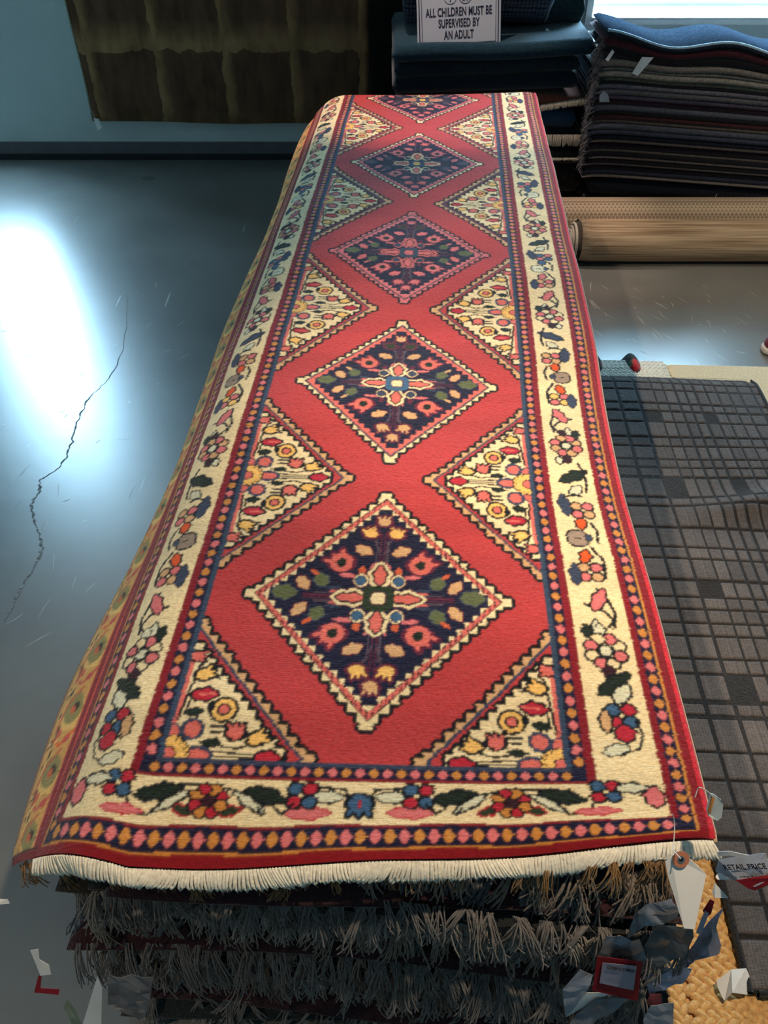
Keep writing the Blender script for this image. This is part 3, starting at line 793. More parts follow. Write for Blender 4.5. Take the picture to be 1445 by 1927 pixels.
# ------------------------------------------------------------------ the runners stacked beneath
dk = [srgb(46, 40, 40), srgb(34, 38, 50), srgb(58, 34, 36), srgb(40, 44, 44), srgb(52, 46, 38), srgb(30, 32, 44)]
fr = [srgb(132, 118, 104), srgb(122, 120, 118), srgb(104, 90, 78), srgb(148, 138, 128), srgb(114, 108, 104), srgb(92, 92, 94)]
MD = [wool('dark_wool', c, scale=220) for c in dk]; MF = [wool('grey_cotton_fringe', c, scale=300, amt=.25, bump=.3) for c in fr]
def slab_pts(u0, u1, v0, v1, z0, z1, R, left_round=0.0, nu=36, nv=70):
    """closed rounded slab in rug coordinates, slightly uneven"""
    ring = []
    h = (z1 - z0) / 2; zc = (z0 + z1) / 2
    us = np.linspace(0, 1, nu)
    rad = min(h * .98, .03)
    prof = []
    for k in range(nu):
        prof.append((u0 + (u1 - u0) * us[k], 1))
    vv = np.linspace(0, 1, nv)
    ph1, ph2 = R.uniform(0, 6), R.uniform(0, 6)
    top = np.zeros((nv, nu, 3)); bot = np.zeros((nv, nu, 3))
    for i in range(nv):
        for k in range(nu):
            a = us[k]
            ex = min(a, 1 - a) * (u1 - u0); e2 = min(vv[i], 1 - vv[i]) * (v1 - v0)
            fx = math.sqrt(max(0, 1 - (1 - min(ex / .020, 1)) ** 2)); fy = math.sqrt(max(0, 1 - (1 - min(e2 / .020, 1)) ** 2))
            hh = h * (min(fx, fy) * .92 + .08)
            v = v0 + (v1 - v0) * vv[i] + .010 * math.sin(a * 5 + ph1) * (1 - vv[i])
            u = u0 + (u1 - u0) * a + .008 * math.sin(v * 4 + ph2)
            zz = zc + .004 * math.sin(a * 6 + ph2) * (1 if z1 < .6 else .3)
            top[i, k] = uvw(np.float64(u), np.float64(v), np.float64(zz + hh)); bot[i, k] = uvw(np.float64(u), np.float64(v), np.float64(zz - hh))
    return top, bot
def slab(name, T, B, mat, parent):
    r, c, _ = T.shape; idx = np.arange(r * c).reshape(r, c); n = r * c
    q = [np.stack([idx[:-1, :-1], idx[:-1, 1:], idx[1:, 1:], idx[1:, :-1]], -1).reshape(-1, 4),
         np.stack([idx[:-1, :-1], idx[1:, :-1], idx[1:, 1:], idx[:-1, 1:]], -1).reshape(-1, 4) + n]
    def rim(a):
        a = np.asarray(a); return np.stack([a[:-1], a[1:], a[1:] + n, a[:-1] + n], -1)
    q += [rim(idx[0, ::-1]), rim(idx[:, 0]), rim(idx[-1]), rim(idx[::-1, -1])]
    return link_mesh(name, fast_mesh(name, np.concatenate([T.reshape(-1, 3), B.reshape(-1, 3)]), np.concatenate(q)), mat, parent, True)
NL = 17
ORD = 'second third fourth fifth sixth seventh eighth ninth tenth eleventh twelfth thirteenth fourteenth fifteenth sixteenth seventeenth eighteenth'.split()
zt = TOPZ - .018
R5 = random.Random(11)
th = zt / NL
for k in range(NL):
    z1 = zt - k * th; z0 = z1 - th + .0006
    u0 = .135 - .0 if k == 0 else (.095 if k == 1 else (.055 if k == 2 else (.02 if k == 3 else -.02))) + R5.uniform(-.006, .006)
    if k >= 4: u0 = -.035 + R5.uniform(-.012, .012)
    u1 = (.80 if k < 2 else .815) + R5.uniform(-.012, .008); ve = .035 + R5.uniform(-.022, .022) if k else .05
    if k in (0, 1): ve = .055
    vf = 3.02 + R5.uniform(-.02, .02)
    e = tag(empty('runner_rug', (0.3, RO.y + 1.5, z0)), 'dark runner rug with drooping grey fringe, %s beneath the red runner' % ORD[k], 'rug', 'dark fringed runners of the long stack')
    T, B = slab_pts(u0, u1, ve, vf, z0, z1, R5)
    slab('pile', T, B, MD[k % 6], e)
    pz = (z0 + z1) / 2
    def pof(f, u0=u0, u1=u1, ve=ve, pz=pz):
        u = u0 + (u1 - u0) * f
        return uvw(np.float64(u), np.float64(ve + .004 + .01 * math.sin(f * 5)), np.float64(pz + .004 * math.sin(f * 13)))
    loose_fringe(e, M['gold_fringe'] if k == -1 else MF[(k * 5) % 6], pof, 600 if k < 14 else 200, R5.uniform(.045, .080), .0012, .03, r0=R5)

# ------------------------------------------------------------------ lower pile on the right: grid rug, cream rug, jute rug
GZ = .30
GA = at_z(1113, 700, GZ); GB = at_z(1412, 1868, GZ)
gdir = (GA - GB).normalized(); gn = Vector((gdir.y, -gdir.x, 0))
GL, GW = (GA - GB).length, .47
class GP: pass
Pg = Paint(0, GW, 0, GL, .0028, .0034, 'maroon')
gcol = {'line': srgb(38, 36, 36)[:3], 'a': srgb(96, 90, 88)[:3], 'sq': srgb(42, 38, 36)[:3]}
rg = random.Random(5)
vs2 = [0.0]
while vs2[-1] < GL: vs2.append(vs2[-1] + rg.choice((.034, .038, .050, .066, .078, .056)))
us2 = [0.0]
while us2[-1] < GW: us2.append(us2[-1] + rg.choice((.028, .032, .038, .048, .056)))
col = np.zeros(Pg.img.shape + (3,)) + np.array(gcol['line'])
rib = np.zeros(Pg.img.shape)
hgt = np.zeros(Pg.img.shape)
for i in range(len(vs2) - 1):
    for j in range(len(us2) - 1):
        m_ = (Pg.V > vs2[i] + .004) & (Pg.V < vs2[i + 1] - .004) & (Pg.U > us2[j] + .003) & (Pg.U < us2[j + 1] - .003)
        sq = (i % 6 == 3 and j % 5 == 2)
        br = rg.uniform(.8, 1.15)
        if sq:
            col[m_] = np.array(gcol['sq']) * .8
        else:
            st = .72 + .28 * ((np.floor(Pg.U[m_] / .0028) % 2) == 0)
            col[m_] = np.array(gcol['a']) * br * st[:, None]; hgt[m_] = .0035
e0 = np.minimum(np.minimum(Pg.U, GW - Pg.U), np.minimum(Pg.V, GL - Pg.V))
wv = .010 * np.exp(-((Pg.V - 1.06 - .25 * (Pg.U - .2)) / .045) ** 2) * np.clip((Pg.U - .10) / .2, 0, 1) * 2.2
drop = -.5 * np.clip(Pg.V - (GL - .06), 0, 1) ** 2 * 9
# rounded far right corner
GPt = np.zeros(Pg.img.shape + (3,))
nar = np.where(Pg.V > GL - .06, (1 - np.sqrt(np.clip(1 - ((Pg.V - (GL - .06)) / .06) ** 2, 0, 1))) * .05, 0) * (Pg.U / GW)
Uu = Pg.U - nar
GPt[..., 0] = GB.x + gn.x * Uu + gdir.x * Pg.V; GPt[..., 1] = GB.y + gn.y * Uu + gdir.y * Pg.V
GPt[..., 2] = GZ + hgt * .7 + wv + drop + .004 * np.sin(Pg.V * 9) * np.sin(Pg.U * 8 + 1) + np.random.uniform(-.0005, .0005, Pg.img.shape)
col *= (1 + np.random.uniform(-.15, .15, col.shape[:2] + (1,)))
GC = np.concatenate([col, np.ones(col.shape[:2] + (1,))], -1)
mg = dyed('looped_grid_pile', .15)
gr = tag(empty('area_rug', ((GA.x + GB.x) / 2 + .2, (GA.y + GB.y) / 2, GZ - .014)), 'charcoal brown rug with carved grid of ribbed rectangles, right of the long stack', 'rug')
grid_mesh('pile', GPt, mg, gr, GC)
M['char_bind'] = wool('charcoal_binding', srgb(40, 38, 37), scale=300)
def ring_path(u0, u1, v0, v1, z, base=GB, n=40):
    c = [(u0, v0), (u0, v1), (u1, v1), (u1, v0), (u0, v0)]; out = []
    for (a, b), (c_, d) in zip(c[:-1], c[1:]):
        for k in range(n):
            t = k / n; uu = a + (c_ - a) * t; v_ = b + (d - b) * t
            out.append((base.x + gn.x * uu + gdir.x * v_, base.y + gn.y * uu + gdir.y * v_, z + (-.5 * max(0, v_ - (GL - .06)) ** 2 * 9)))
    return out
tubes('binding', [ring_path(0, GW, 0, GL, GZ - .002)[:121 + 40]], .0055, M['char_bind'], gr, 8)
def plank(name, u0, u1, v0, v1, z0, z1, mat, parent=None, bev=.006, wob_=0.0):
    bm = bmesh.new(); add_box(bm, u0, u1, v0, v1, z0, z1, bev)
    for v in bm.verts:
        x, y = v.co.x, v.co.y
        v.co.x = GB.x + gn.x * x + gdir.x * y; v.co.y = GB.y + gn.y * x + gdir.y * y
    return bm_obj(name, bm, mat, parent)
plank('backing', 0.002, GW - .012, 0.002, GL - .06, GZ - .012, GZ - .002, M['char_bind'], gr, .003)
# cream rug under it
M['cream_weave'] = plain('cream_flatweave', srgb(226, 202, 164), .95, .1, noise_s=160, noise_a=.12, bump=.8, bump_s=220)
M['cream_rope'] = wool('ivory_braid', srgb(236, 232, 218), scale=200, amt=.12)
cre = tag(empty('area_rug', (1.2, 1.5, GZ - .040)), 'cream flat-woven rug with white braided end, sticking out beyond the charcoal grid rug', 'rug')
cr0 = at_z(1110, 673, GZ - .02)
plank('field', .24, 1.45, .62, GL + .078, GZ - .038, GZ - .013, M['cream_weave'], cre, .008)
def braid(p0, p1, r, mat, parent, name='braid', twist=.012, z=None):
    """two-ply plait along a straight run: row of slanted plump lobes"""
    L = (Vector(p1) - Vector(p0)).length; d = (Vector(p1) - Vector(p0)) / L; nr = Vector((d.y, -d.x, 0)).normalized()
    bm = bmesh.new(); n = max(2, int(L / (r * 1.15)))
    for k in range(n):
        for sg in (-1, 1):
            c = Vector(p0) + d * (L * (k + .5 + .25 * sg) / n) + nr * (sg * r * .42)
            m_ = Matrix.Translation(c) @ Matrix(((d.x, nr.x, 0, 0), (d.y, nr.y, 0, 0), (d.z, 0, 1, 0), (0, 0, 0, 1))) @ Matrix.Rotation(sg * .6, 4, 'Z') @ Matrix.Diagonal((r * 1.05, r * .52, r * .62, 1))
            bmesh.ops.create_uvsphere(bm, u_segments=10, v_segments=7, radius=1.0, matrix=m_)
    return bm_obj(name, bm, mat, parent, True)
def gpt(u, v, z): return (GB.x + gn.x * u + gdir.x * v, GB.y + gn.y * u + gdir.y * v, z)
for i in range(8):
    braid(gpt(-.005, GL - .05 + i * .0195, GZ - .018 - .002 * max(0, i - 5)), gpt(.235, GL - .05 + i * .0195, GZ - .018 - .002 * max(0, i - 5)), .0118, M['cream_rope'], cre)
bx_ = plank('end_band', .0, .24, GL - .25, GL + .085, GZ - .038, GZ - .024, M['cream_weave'], cre, .004)
R6 = random.Random(2)
def pofc(f):
    return np.array(gpt(.27 + f * .8, GL + .062, GZ - .026))
_paths = []
for i in range(320):
    f = R6.random(); p = gpt(.22 + f * .85, GL + .074, GZ - .02); l = R6.uniform(.008, .020)
    _paths.append([(p[0] + R6.uniform(-.01, .01) * a, p[1] + l * a, p[2] - l * .8 * a * a) for a in (0, .35, .7, 1)])
tubes('fringe', _paths, .0013, M['cream_rope'], cre, 4)
# dark floral rug with scalloped end
M['teal_floral'] = plain('dark_teal_pile', srgb(26, 42, 44), 1, .1, noise_s=60, noise_a=.5, bump=.6)
flo = tag(empty('area_rug', (.75, 2.0, .2)), 'dark green floral rug with wavy curled end, lying beneath the cream rug', 'rug')
rows = []
nx = 60
Pf = np.zeros((14, nx, 3)); cf = np.zeros((14, nx, 4)); cf[..., 3] = 1
for i in range(14):
    for j in range(nx):
        u = -.01 + .62 * j / (nx - 1); a = i / 13
        v = GL - .03 + (.145 if u < .17 else max(.11, .145 - (u - .17) * .5)) * a + (.018 * math.sin(u * 55 + .6) * a if u < .17 else 0)
        z = GZ - .045 + (.014 + .036 * max(0, math.sin(u * 55 + .2))) * math.sin(a * PI * .75) * (1 if u < .17 else 0)
        Pf[i, j] = gpt(u, v, z)
        cf[i, j, :3] = srgb(24, 40, 40)[:3]
for (u, a, c) in ((.13, .45, (170, 30, 40)), (.155, .5, (190, 60, 60)), (.14, .6, (200, 50, 60)), (.09, .4, (150, 130, 120)), (.17, .35, (60, 110, 70)), (.10, .75, (160, 140, 120)), (.02, .7, (150, 140, 120)), (.03, .85, (60, 90, 70)), (.05, .6, (140, 60, 60)), (.12, .55, (70, 110, 80)), (.16, .85, (150, 120, 110))):
    j = int((u + .01) / .62 * (nx - 1)); i = int(a * 13)
    for di in (0, 1):
        for dj in (0, 1): cf[min(13, i + di), j + dj, :3] = srgb(*c)[:3]
fo = grid_mesh('pile', Pf, mg, flo, cf)
so = fo.modifiers.new('thickness', 'SOLIDIFY'); so.thickness = .008; so.offset = -1
sb_ = fo.modifiers.new('smooth', 'SUBSURF'); sb_.levels = 1; sb_.render_levels = 1
plank('backing', .0, .6, .5, GL - .04, GZ - .052, GZ - .040, M['teal_floral'], flo, .004)
# jute rug peeking out at the near end
M['jute'] = wool('braided_jute', srgb(214, 168, 106), scale=240, amt=.22)
JZ = GZ - .015
jut = tag(empty('area_rug', (.6, .5, JZ - .045)), 'chunky braided golden jute rug at the bottom right corner', 'rug')
plank('backing', -.105, 1.1, -.32, .52, JZ - .040, JZ - .012, M['jute'], jut, .006)
for i in range(31):
    v_ = -.31 + i * .0222
    if v_ < .02: ua, ub = -.100 if v_ > -.30 else -.1, .46
    else: ua, ub = -.100, .03
    braid(gpt(ua + .014, v_, JZ - .006), gpt(ub, v_, JZ - .006), .0145, M['jute'], jut)
braid(gpt(-.104, -.31, JZ - .006), gpt(-.104, .36, JZ - .006), .0125, M['jute'], jut)
# rugs that carry them
low = [(srgb(88, 78, 66), 'brown'), (srgb(58, 62, 70), 'blue-grey'), (srgb(70, 44, 40), 'rust'), (srgb(80, 80, 76), 'grey')]
ztop = GZ - .054
for i, (c_, nm) in enumerate(low):
    h = ztop / 4; z1 = ztop - i * h
    o = plank('folded_rug', -.03 - .008 * i, 1.30, -.22 + .01 * i, GL - .02 + .008 * i, z1 - h + .001, z1, wool('folded_%s' % nm, c_), None, .02)
    tag(o, 'dim %s folded rug in the low right pile, %s' % (nm, ['highest of the folded ones', 'second folded one from above', 'third folded one from above', 'lowest on the floor'][i]), 'rug')
    o['group'] = 'folded rugs in the low right pile'

# ------------------------------------------------------------------ hanging rugs on the back wall
def hang_mat():
    m, nt, b = new_mat('patinated_brown_pile')
    b.inputs['Roughness'].default_value = 1; b.inputs['Specular IOR Level'].default_value = .1
    tc = nt.nodes.new('ShaderNodeTexCoord')
    n = nt.nodes.new('ShaderNodeTexNoise'); n.inputs['Scale'].default_value = 14; n.inputs['Detail'].default_value = 6
    nt.links.new(tc.outputs['Object'], n.inputs['Vector'])
    ad = nt.nodes.new('ShaderNodeVectorMath'); ad.operation = 'MULTIPLY_ADD'; ad.inputs[1].default_value = (.05, .05, .07)
    nt.links.new(n.outputs['Color'], ad.inputs[0]); nt.links.new(tc.outputs['Object'], ad.inputs[2])
    sp = nt.nodes.new('ShaderNodeSeparateXYZ'); nt.links.new(ad.outputs['Vector'], sp.inputs[0])
    def cellline(outp, size, wdt, off):
        a = nt.nodes.new('ShaderNodeMath'); a.operation = 'ADD'; a.inputs[1].default_value = off + 50 * size; nt.links.new(outp, a.inputs[0])
        mo = nt.nodes.new('ShaderNodeMath'); mo.operation = 'MODULO'; mo.inputs[1].default_value = size; nt.links.new(a.outputs[0], mo.inputs[0])
        mr = nt.nodes.new('ShaderNodeMapRange'); mr.inputs['From Min'].default_value = wdt * .5; mr.inputs['From Max'].default_value = wdt * 2.0
        mr.inputs['To Min'].default_value = 1; mr.inputs['To Max'].default_value = 0; nt.links.new(mo.outputs[0], mr.inputs['Value']); return mr
    lx = cellline(sp.outputs['X'], .345, .030, .105); lz = cellline(sp.outputs['Z'], .42, .070, -.16)
    mx = nt.nodes.new('ShaderNodeMath'); mx.operation = 'MAXIMUM'; nt.links.new(lx.outputs[0], mx.inputs[0]); nt.links.new(lz.outputs[0], mx.inputs[1])
    mi = nt.nodes.new('ShaderNodeMix'); mi.data_type = 'RGBA'
    mi.inputs[6].default_value = srgb(98, 72, 54); mi.inputs[7].default_value = srgb(150, 116, 80)
    nt.links.new(mx.outputs[0], mi.inputs['Factor'])
    mp = nt.nodes.new('ShaderNodeMapping'); mp.inputs['Scale'].default_value = (18, 1, 6); nt.links.new(tc.outputs['Object'], mp.inputs['Vector'])
    n2 = nt.nodes.new('ShaderNodeTexNoise'); n2.inputs['Scale'].default_value = 1.0; n2.inputs['Detail'].default_value = 5; nt.links.new(mp.outputs[0], n2.inputs['Vector'])
    mr = nt.nodes.new('ShaderNodeMapRange'); mr.inputs['From Min'].default_value = .3; mr.inputs['From Max'].default_value = .7; mr.inputs['To Min'].default_value = .7; mr.inputs['To Max'].default_value = 1.35
    nt.links.new(n2.outputs['Fac'], mr.inputs['Value'])
    sc = nt.nodes.new('ShaderNodeVectorMath'); sc.operation = 'SCALE'; nt.links.new(mi.outputs[2], sc.inputs[0]); nt.links.new(mr.outputs[0], sc.inputs['Scale'])
    nt.links.new(sc.outputs[0], b.inputs['Base Color'])
    return m
def curtain(name, x0, x1, z0, z1, y, mat, parent, amp=.006, slope=-.02):
    nx, nz = 60, 30
    G = np.zeros((nz, nx, 3))
    for i in range(nz):
        for j in range(nx):
            a, b = j / (nx - 1), i / (nz - 1)
            G[i, j] = (x0 + (x1 - x0) * a + .004 * math.sin(b * 17) * (a < .1), y - amp * math.sin(a * 14) * (1 - b) - amp * .5, z0 + (z1 - z0) * b + slope * a * (1 - b) + .004 * math.sin(a * 11) * (1 - b))
    o = grid_mesh(name, G, mat, parent); m_ = o.modifiers.new('thickness', 'SOLIDIFY'); m_.thickness = .010; m_.offset = 0
    return o
hr = tag(empty('hanging_rug', (-.8, WALL_Y - .04, .2)), 'mottled brown rug with pale grid lines hanging on the back wall', 'rug')
curtain('pile', -1.547, -.075, .210, 2.3, WALL_Y - .035, hang_mat(), hr)
M['pale_edge'] = wool('pale_serged_edge', srgb(150, 150, 130), scale=300)
tubes('side_binding', [[(-1.549 + .004 * math.sin(k / 29 * 17), WALL_Y - .040, .212 + 2.08 * k / 29) for k in range(30)]], .0055, M['pale_edge'], hr, 6)
box('hanging_rod', -1.60, -.02, WALL_Y - .05, WALL_Y - .02, 2.30, 2.33, M['lamp_black'], hr, .006)
hr2 = tag(empty('hanging_rug', (.15, WALL_Y - .1, .05)), 'almost black rug hanging beside the brown one, behind the teal pile', 'rug')
curtain('pile', -.072, .95, .10, 2.3, WALL_Y - .075, wool('black_brown_pile', srgb(26, 23, 21), sheen=.05), hr2, .008, 0)
box('hanging_rod', -.08, .96, WALL_Y - .095, WALL_Y - .055, 2.30, 2.33, M['lamp_black'], hr2, .006)

# ------------------------------------------------------------------ generic folded rug layer for the back piles
def layer(name, x0, x1, yf, yb, z0, z1, mat, parent=None, wave=None, nx=48, tilt=0.0, front=None):
    """cushiony slab: rounded front fold, waviness along x given by wave(x, a) on the height"""
    h = (z1 - z0) / 2; zc = (z0 + z1) / 2
    prof = []
    for k in range(9):
        an = -PI / 2 + PI * k / 8
        prof.append((yf + h * (1 - math.cos(an)), math.sin(an) * h))
    prof = [(yb, -h)] + prof + [(yb, h)]
    G = []
    for j in range(nx):
        a = j / (nx - 1); x = x0 + (x1 - x0) * a
        e = min(a, 1 - a) * (x1 - x0); sq = math.sqrt(max(0.02, 1 - (1 - min(e / .02, 1)) ** 2))
        w = wave(x) if wave else 0.0
        f = front(x) if front else 0.0
        G.append([(x, y + (f if i not in (0, len(prof) - 1) else 0), zc + dz * sq + w) for i, (y, dz) in enumerate(prof)])
    V, Fc = [], []
    m_ = len(prof)
    for r in G: V += r
    for j in range(nx - 1):
        for k in range(m_):
            k2 = (k + 1) % m_; Fc.append((j * m_ + k, j * m_ + k2, (j + 1) * m_ + k2, (j + 1) * m_ + k))
    Fc.append(tuple(range(m_ - 1, -1, -1))); Fc.append(tuple((nx - 1) * m_ + k for k in range(m_)))
    return mesh_from(name, V, Fc, mat, parent, True)

# ---- big stack on the right
SX0, SX1, SY, SYB = .895, 2.15, 3.74, 4.60
spec = [('blue-grey', (38, 46, 56), .022), ('black and maroon', (64, 26, 34), .030), ('black', (22, 20, 24), .026), ('warm grey', (112, 104, 98), .022), ('grey', (98, 94, 90), .014),
        ('pale grey', (122, 116, 108), .018), ('moss grey', (88, 86, 74), .015), ('near-black', (26, 24, 28), .010), ('heather', (92, 88, 96), .020), ('stone', (78, 76, 80), .016), ('violet grey', (70, 62, 76), .018),
        ('wine plaid', (60, 38, 44), .022), ('slate', (70, 72, 82), .020), ('black', (24, 20, 24), .012), ('wine', (66, 34, 36), .020), ('brown grey', (90, 76, 68), .016), ('steel', (66, 68, 78), .020), ('slate blue', (52, 58, 72), .018),
        ('navy', (22, 24, 36), .022), ('taupe', (70, 62, 60), .008), ('dark plum', (34, 26, 34), .030), ('taupe', (74, 66, 62), .008), ('black', (20, 18, 24), .018), ('taupe', (76, 68, 66), .008),
        ('black', (20, 20, 26), .018), ('taupe', (72, 66, 64), .008), ('dark plum', (32, 24, 30), .020), ('deep blue', (40, 42, 54), .022), ('pale edge', (96, 88, 84), .008)]
tot = sum(s_[2] for s_ in spec)
zt = .815; zb = .265; sc_ = (zt - zb) / tot
z = zt; Rk = random.Random(9)
names = {}
for i, (nm, c_, t_) in enumerate(spec):
    t_ *= sc_; z1 = z; z0 = z - t_ * .97; z -= t_
    amp = .018 * math.exp(-i / 3.0)
    ph = Rk.uniform(-.3, .3)
    dxl = Rk.uniform(-.012, .012) + (.0 if i < 8 else -.01)
    wv_ = (lambda x, amp=amp, i=i: -.075 * (x - SX0) * 1.0 + amp * math.sin((x - SX0) * 13 + 1.2) - (.012 * math.exp(-(x - SX0) / .05) if i > 2 else -.01 * math.exp(-(x - SX0) / .06)))
    sheen = .15 if i else 0
    mt = wool('stack_%s' % nm.replace(' ', '_').replace('-', '_'), srgb(*c_), sheen=sheen, amt=.35, scale=160)
    if i == 0: mt.node_tree.nodes['Principled BSDF'].inputs['Specular IOR Level'].default_value = 0
    o = layer('folded_rug', SX0 + dxl, SX1, SY + Rk.uniform(-.008, .010), 4.04 if i < 4 else 4.35, z0, z1, mt, None, wv_, 60)
    tag(o, '', 'rug')
    if i == 0:
        tubes('rim_highlight', [[(x, SY + .002, (z0 + z1) / 2 + wv_(x) + .007) for x in np.linspace(SX0, SX1, 80)]], .0065, wool('pale_blue_rim_light', srgb(150, 176, 192), sheen=.6), o, 8)  # pale tube: window light catching the front rim, put in as colour
    names[i] = (o, nm)
order = ['topmost', 'second from the top', 'third from the top', 'fourth from the top', 'fifth from the top', 'sixth from the top', 'seventh from the top', 'eighth from the top', 'ninth from the top', 'tenth from the top']
for i, (o, nm) in names.items():
    if i < 10: o['label'] = '%s folded rug, %s in the tall stack under the window' % (nm, order[i])
    elif i == len(names) - 1: o['label'] = 'thin pale-edged folded rug, just above the dark bottom rugs of the tall stack'
    else: o['label'] = '%s folded rug, layer %s from the bottom of the tall stack under the window' % (nm, ['zero', 'one', 'two', 'three', 'four', 'five', 'six', 'seven', 'eight', 'nine', 'ten', 'eleven', 'twelve', 'thirteen', 'fourteen', 'fifteen', 'sixteen', 'seventeen', 'eighteen', 'nineteen'][len(names) - 1 - i])
    o['group'] = 'folded rugs in the tall stack by the window'
for i in range(3):
    z1 = .262 - i * .087
    o = layer('folded_rug', SX0 + .02 + .01 * i, SX1, SY + .004 * i + .01, SYB, z1 - .086, z1, wool('bottom_navy', srgb(20, 24, 34), sheen=.1), None, lambda x: -.075 * (x - SX0) * (1 - i / 3) if i < 2 else 0)
    tag(o, ['upper', 'middle', 'lowest'][i] + ' of the thick blue-black rugs at the bottom of the tall stack', 'rug', 'thick dark rugs under the tall stack')
# torn ends and tags at the left side of the stack
RE = random.Random(4)
paths = []
e_ = names[8][0]
for i in range(500):
    zz = RE.uniform(.30, .80); p = (SX0 + RE.uniform(-.01, .01), SY + RE.uniform(0.0, .10), zz); l = RE.uniform(.01, .034)
    paths.append([(p[0] - l * a, p[1] - .01 * a, p[2] - l * .7 * a * a + .006 * math.sin(a * 5 + i)) for a in (0, .3, .6, 1)])
fr_ = tubes('fringe', paths, .0014, wool('grey_tangled_fringe', srgb(96, 96, 98), scale=300), None, 4)
fr_.parent = e_
def poly_tag(name, corners, mat, parent=None, th=.0005):
    """corners: (px, py, Y) of a flat paper piece, given real depth and thickness"""
    P_ = [at(*c) for c in corners]; n = (P_[1] - P_[0]).cross(P_[-1] - P_[0]).normalized()
    if n.y > 0: n = -n
    V = [p for p in P_] + [p - n * th for p in P_]; k = len(P_)
    Fc = [tuple(range(k)), tuple(range(2 * k - 1, k - 1, -1))] + [(i, (i + 1) % k, (i + 1) % k + k, i + k) for i in range(k)]
    me = bpy.data.meshes.new(name); me.from_pydata([tuple(v) for v in V], [], Fc); me.update()
    if mat.name in ('smoky_sleeve', 'grey_sleeve', 'lavender_sleeve', 'grey_tag_paper') and P_[0].y < .6:
        b = bmesh.new(); b.from_mesh(me); bmesh.ops.triangulate(b, faces=b.faces)
        bmesh.ops.subdivide_edges(b, edges=b.edges, cuts=3, use_grid_fill=True)
        for v in b.verts: v.co += n * (noise.noise(v.co * 60 + Vector((len(name), 3, 1))) * (.003 if mat.name == 'grey_tag_paper' else .007))
        bmesh.ops.triangulate(b, faces=b.faces); b.to_mesh(me); b.free()
    o = link_mesh(name, me, mat, parent)
    return o
def string(name, pts, parent, rad=.0007, mat=None):
    v = [at(*p) for p in pts]
    # smooth the given points
    out = []
    for i in range(len(v) - 1):
        a, b, c, d = v[max(0, i - 1)], v[i], v[i + 1], v[min(len(v) - 1, i + 2)]
        for k in range(6):
            t = k / 6; out.append(.5 * ((2 * b) + (c - a) * t + (2 * a - 5 * b + 4 * c - d) * t * t + (3 * b - a - 3 * c + d) * t ** 3))
    out.append(v[-1])
    return tubes(name, [[tuple(p) for p in out]], rad, mat or M['string'], parent, 6)
def paper(label, cat, pieces, base, group=None):
    """folded paper tag: pieces = [(name, corners, material)]"""
    e = tag(empty('price_tag', at(*base)), label, cat, group)
    for nm, cs, m_ in pieces: poly_tag(nm, cs, m_, e)
    return e
Yk = SY - .012
paper('white folded price tag sticking out near the top left of the tall stack', 'tag', [('card', [(1208, 107, Yk), (1230, 108, Yk - .03), (1200, 143, Yk - .02), (1189, 138, Yk)], M['paper']), ('card_flap', [(1208, 107, Yk), (1230, 108, Yk), (1205, 133, Yk - .012)], M['paper_blue'])], (1210, 125, Yk))
paper('narrow white tag at the upper left corner of the tall stack', 'tag', [('card', [(1152, 93, Yk), (1156, 98, Yk - .02), (1144, 116, Yk - .02), (1139, 112, Yk)], M['paper'])], (1148, 104, Yk))
paper('pale grey pointed tag hanging midway on the left of the tall stack', 'tag', [('card', [(1128, 180, Yk - .02), (1136, 171, Yk - .02), (1144, 171 + 6, Yk - .02), (1147, 192, Yk - .02), (1128, 192, Yk - .02)], M['paper_blue'])], (1137, 185, Yk))
# red tag between its two white strings at the bottom
e = tag(empty('price_tag', at(1355, 385, 3.70)), 'small dark red tag low on the tall stack just above the rolled carpets', 'tag')
poly_tag('card', [(1345, 378, 3.70), (1360, 376, 3.70), (1357, 398, 3.69), (1340, 398, 3.69)], plain('dull_red_card', srgb(150, 70, 64), .6), e)
string('string', [(1349, 365, 3.71), (1342, 380, 3.70), (1339, 396, 3.69)], e); string('string', [(1367, 372, 3.71), (1365, 385, 3.70), (1361, 397, 3.69)], e)

# ---- teal pile in the middle
tealA = wool('teal_velvet_pile', srgb(22, 48, 60), sheen=.12, scale=120, amt=.2)
tealB = wool('dark_teal_pile_b', srgb(24, 38, 46), sheen=.1, scale=120, amt=.2)
tx0, tx1 = .035, .875
tl_ = lambda x: .035 * (x - tx0) / .84
o = layer('folded_rug', tx0, tx1, 3.82, 4.45, .690, .755, tealA, None, lambda x: .030 * (x - tx0) / .84 + .004 * math.sin(x * 9), 60)
tag(o, 'teal blue velvety folded rug, topmost of the dark pile behind the sign', 'rug')
o = layer('folded_rug', tx0 + .01, tx1 - .05, 3.835, 4.45, .635, .688, tealB, None, lambda x: .030 * (x - tx0) / .84, 60)
tag(o, 'dark teal folded rug directly under the topmost teal one', 'rug')
o = layer('folded_rug', tx0 + .0, tx1 - .045, 3.845, 4.45, .565, .632, wool('deep_navy_pile', srgb(20, 32, 42)), None, lambda x: .026 * (x - tx0) / .84, 60)
tag(o, 'blue-black folded rug third from the top of the teal pile', 'rug')
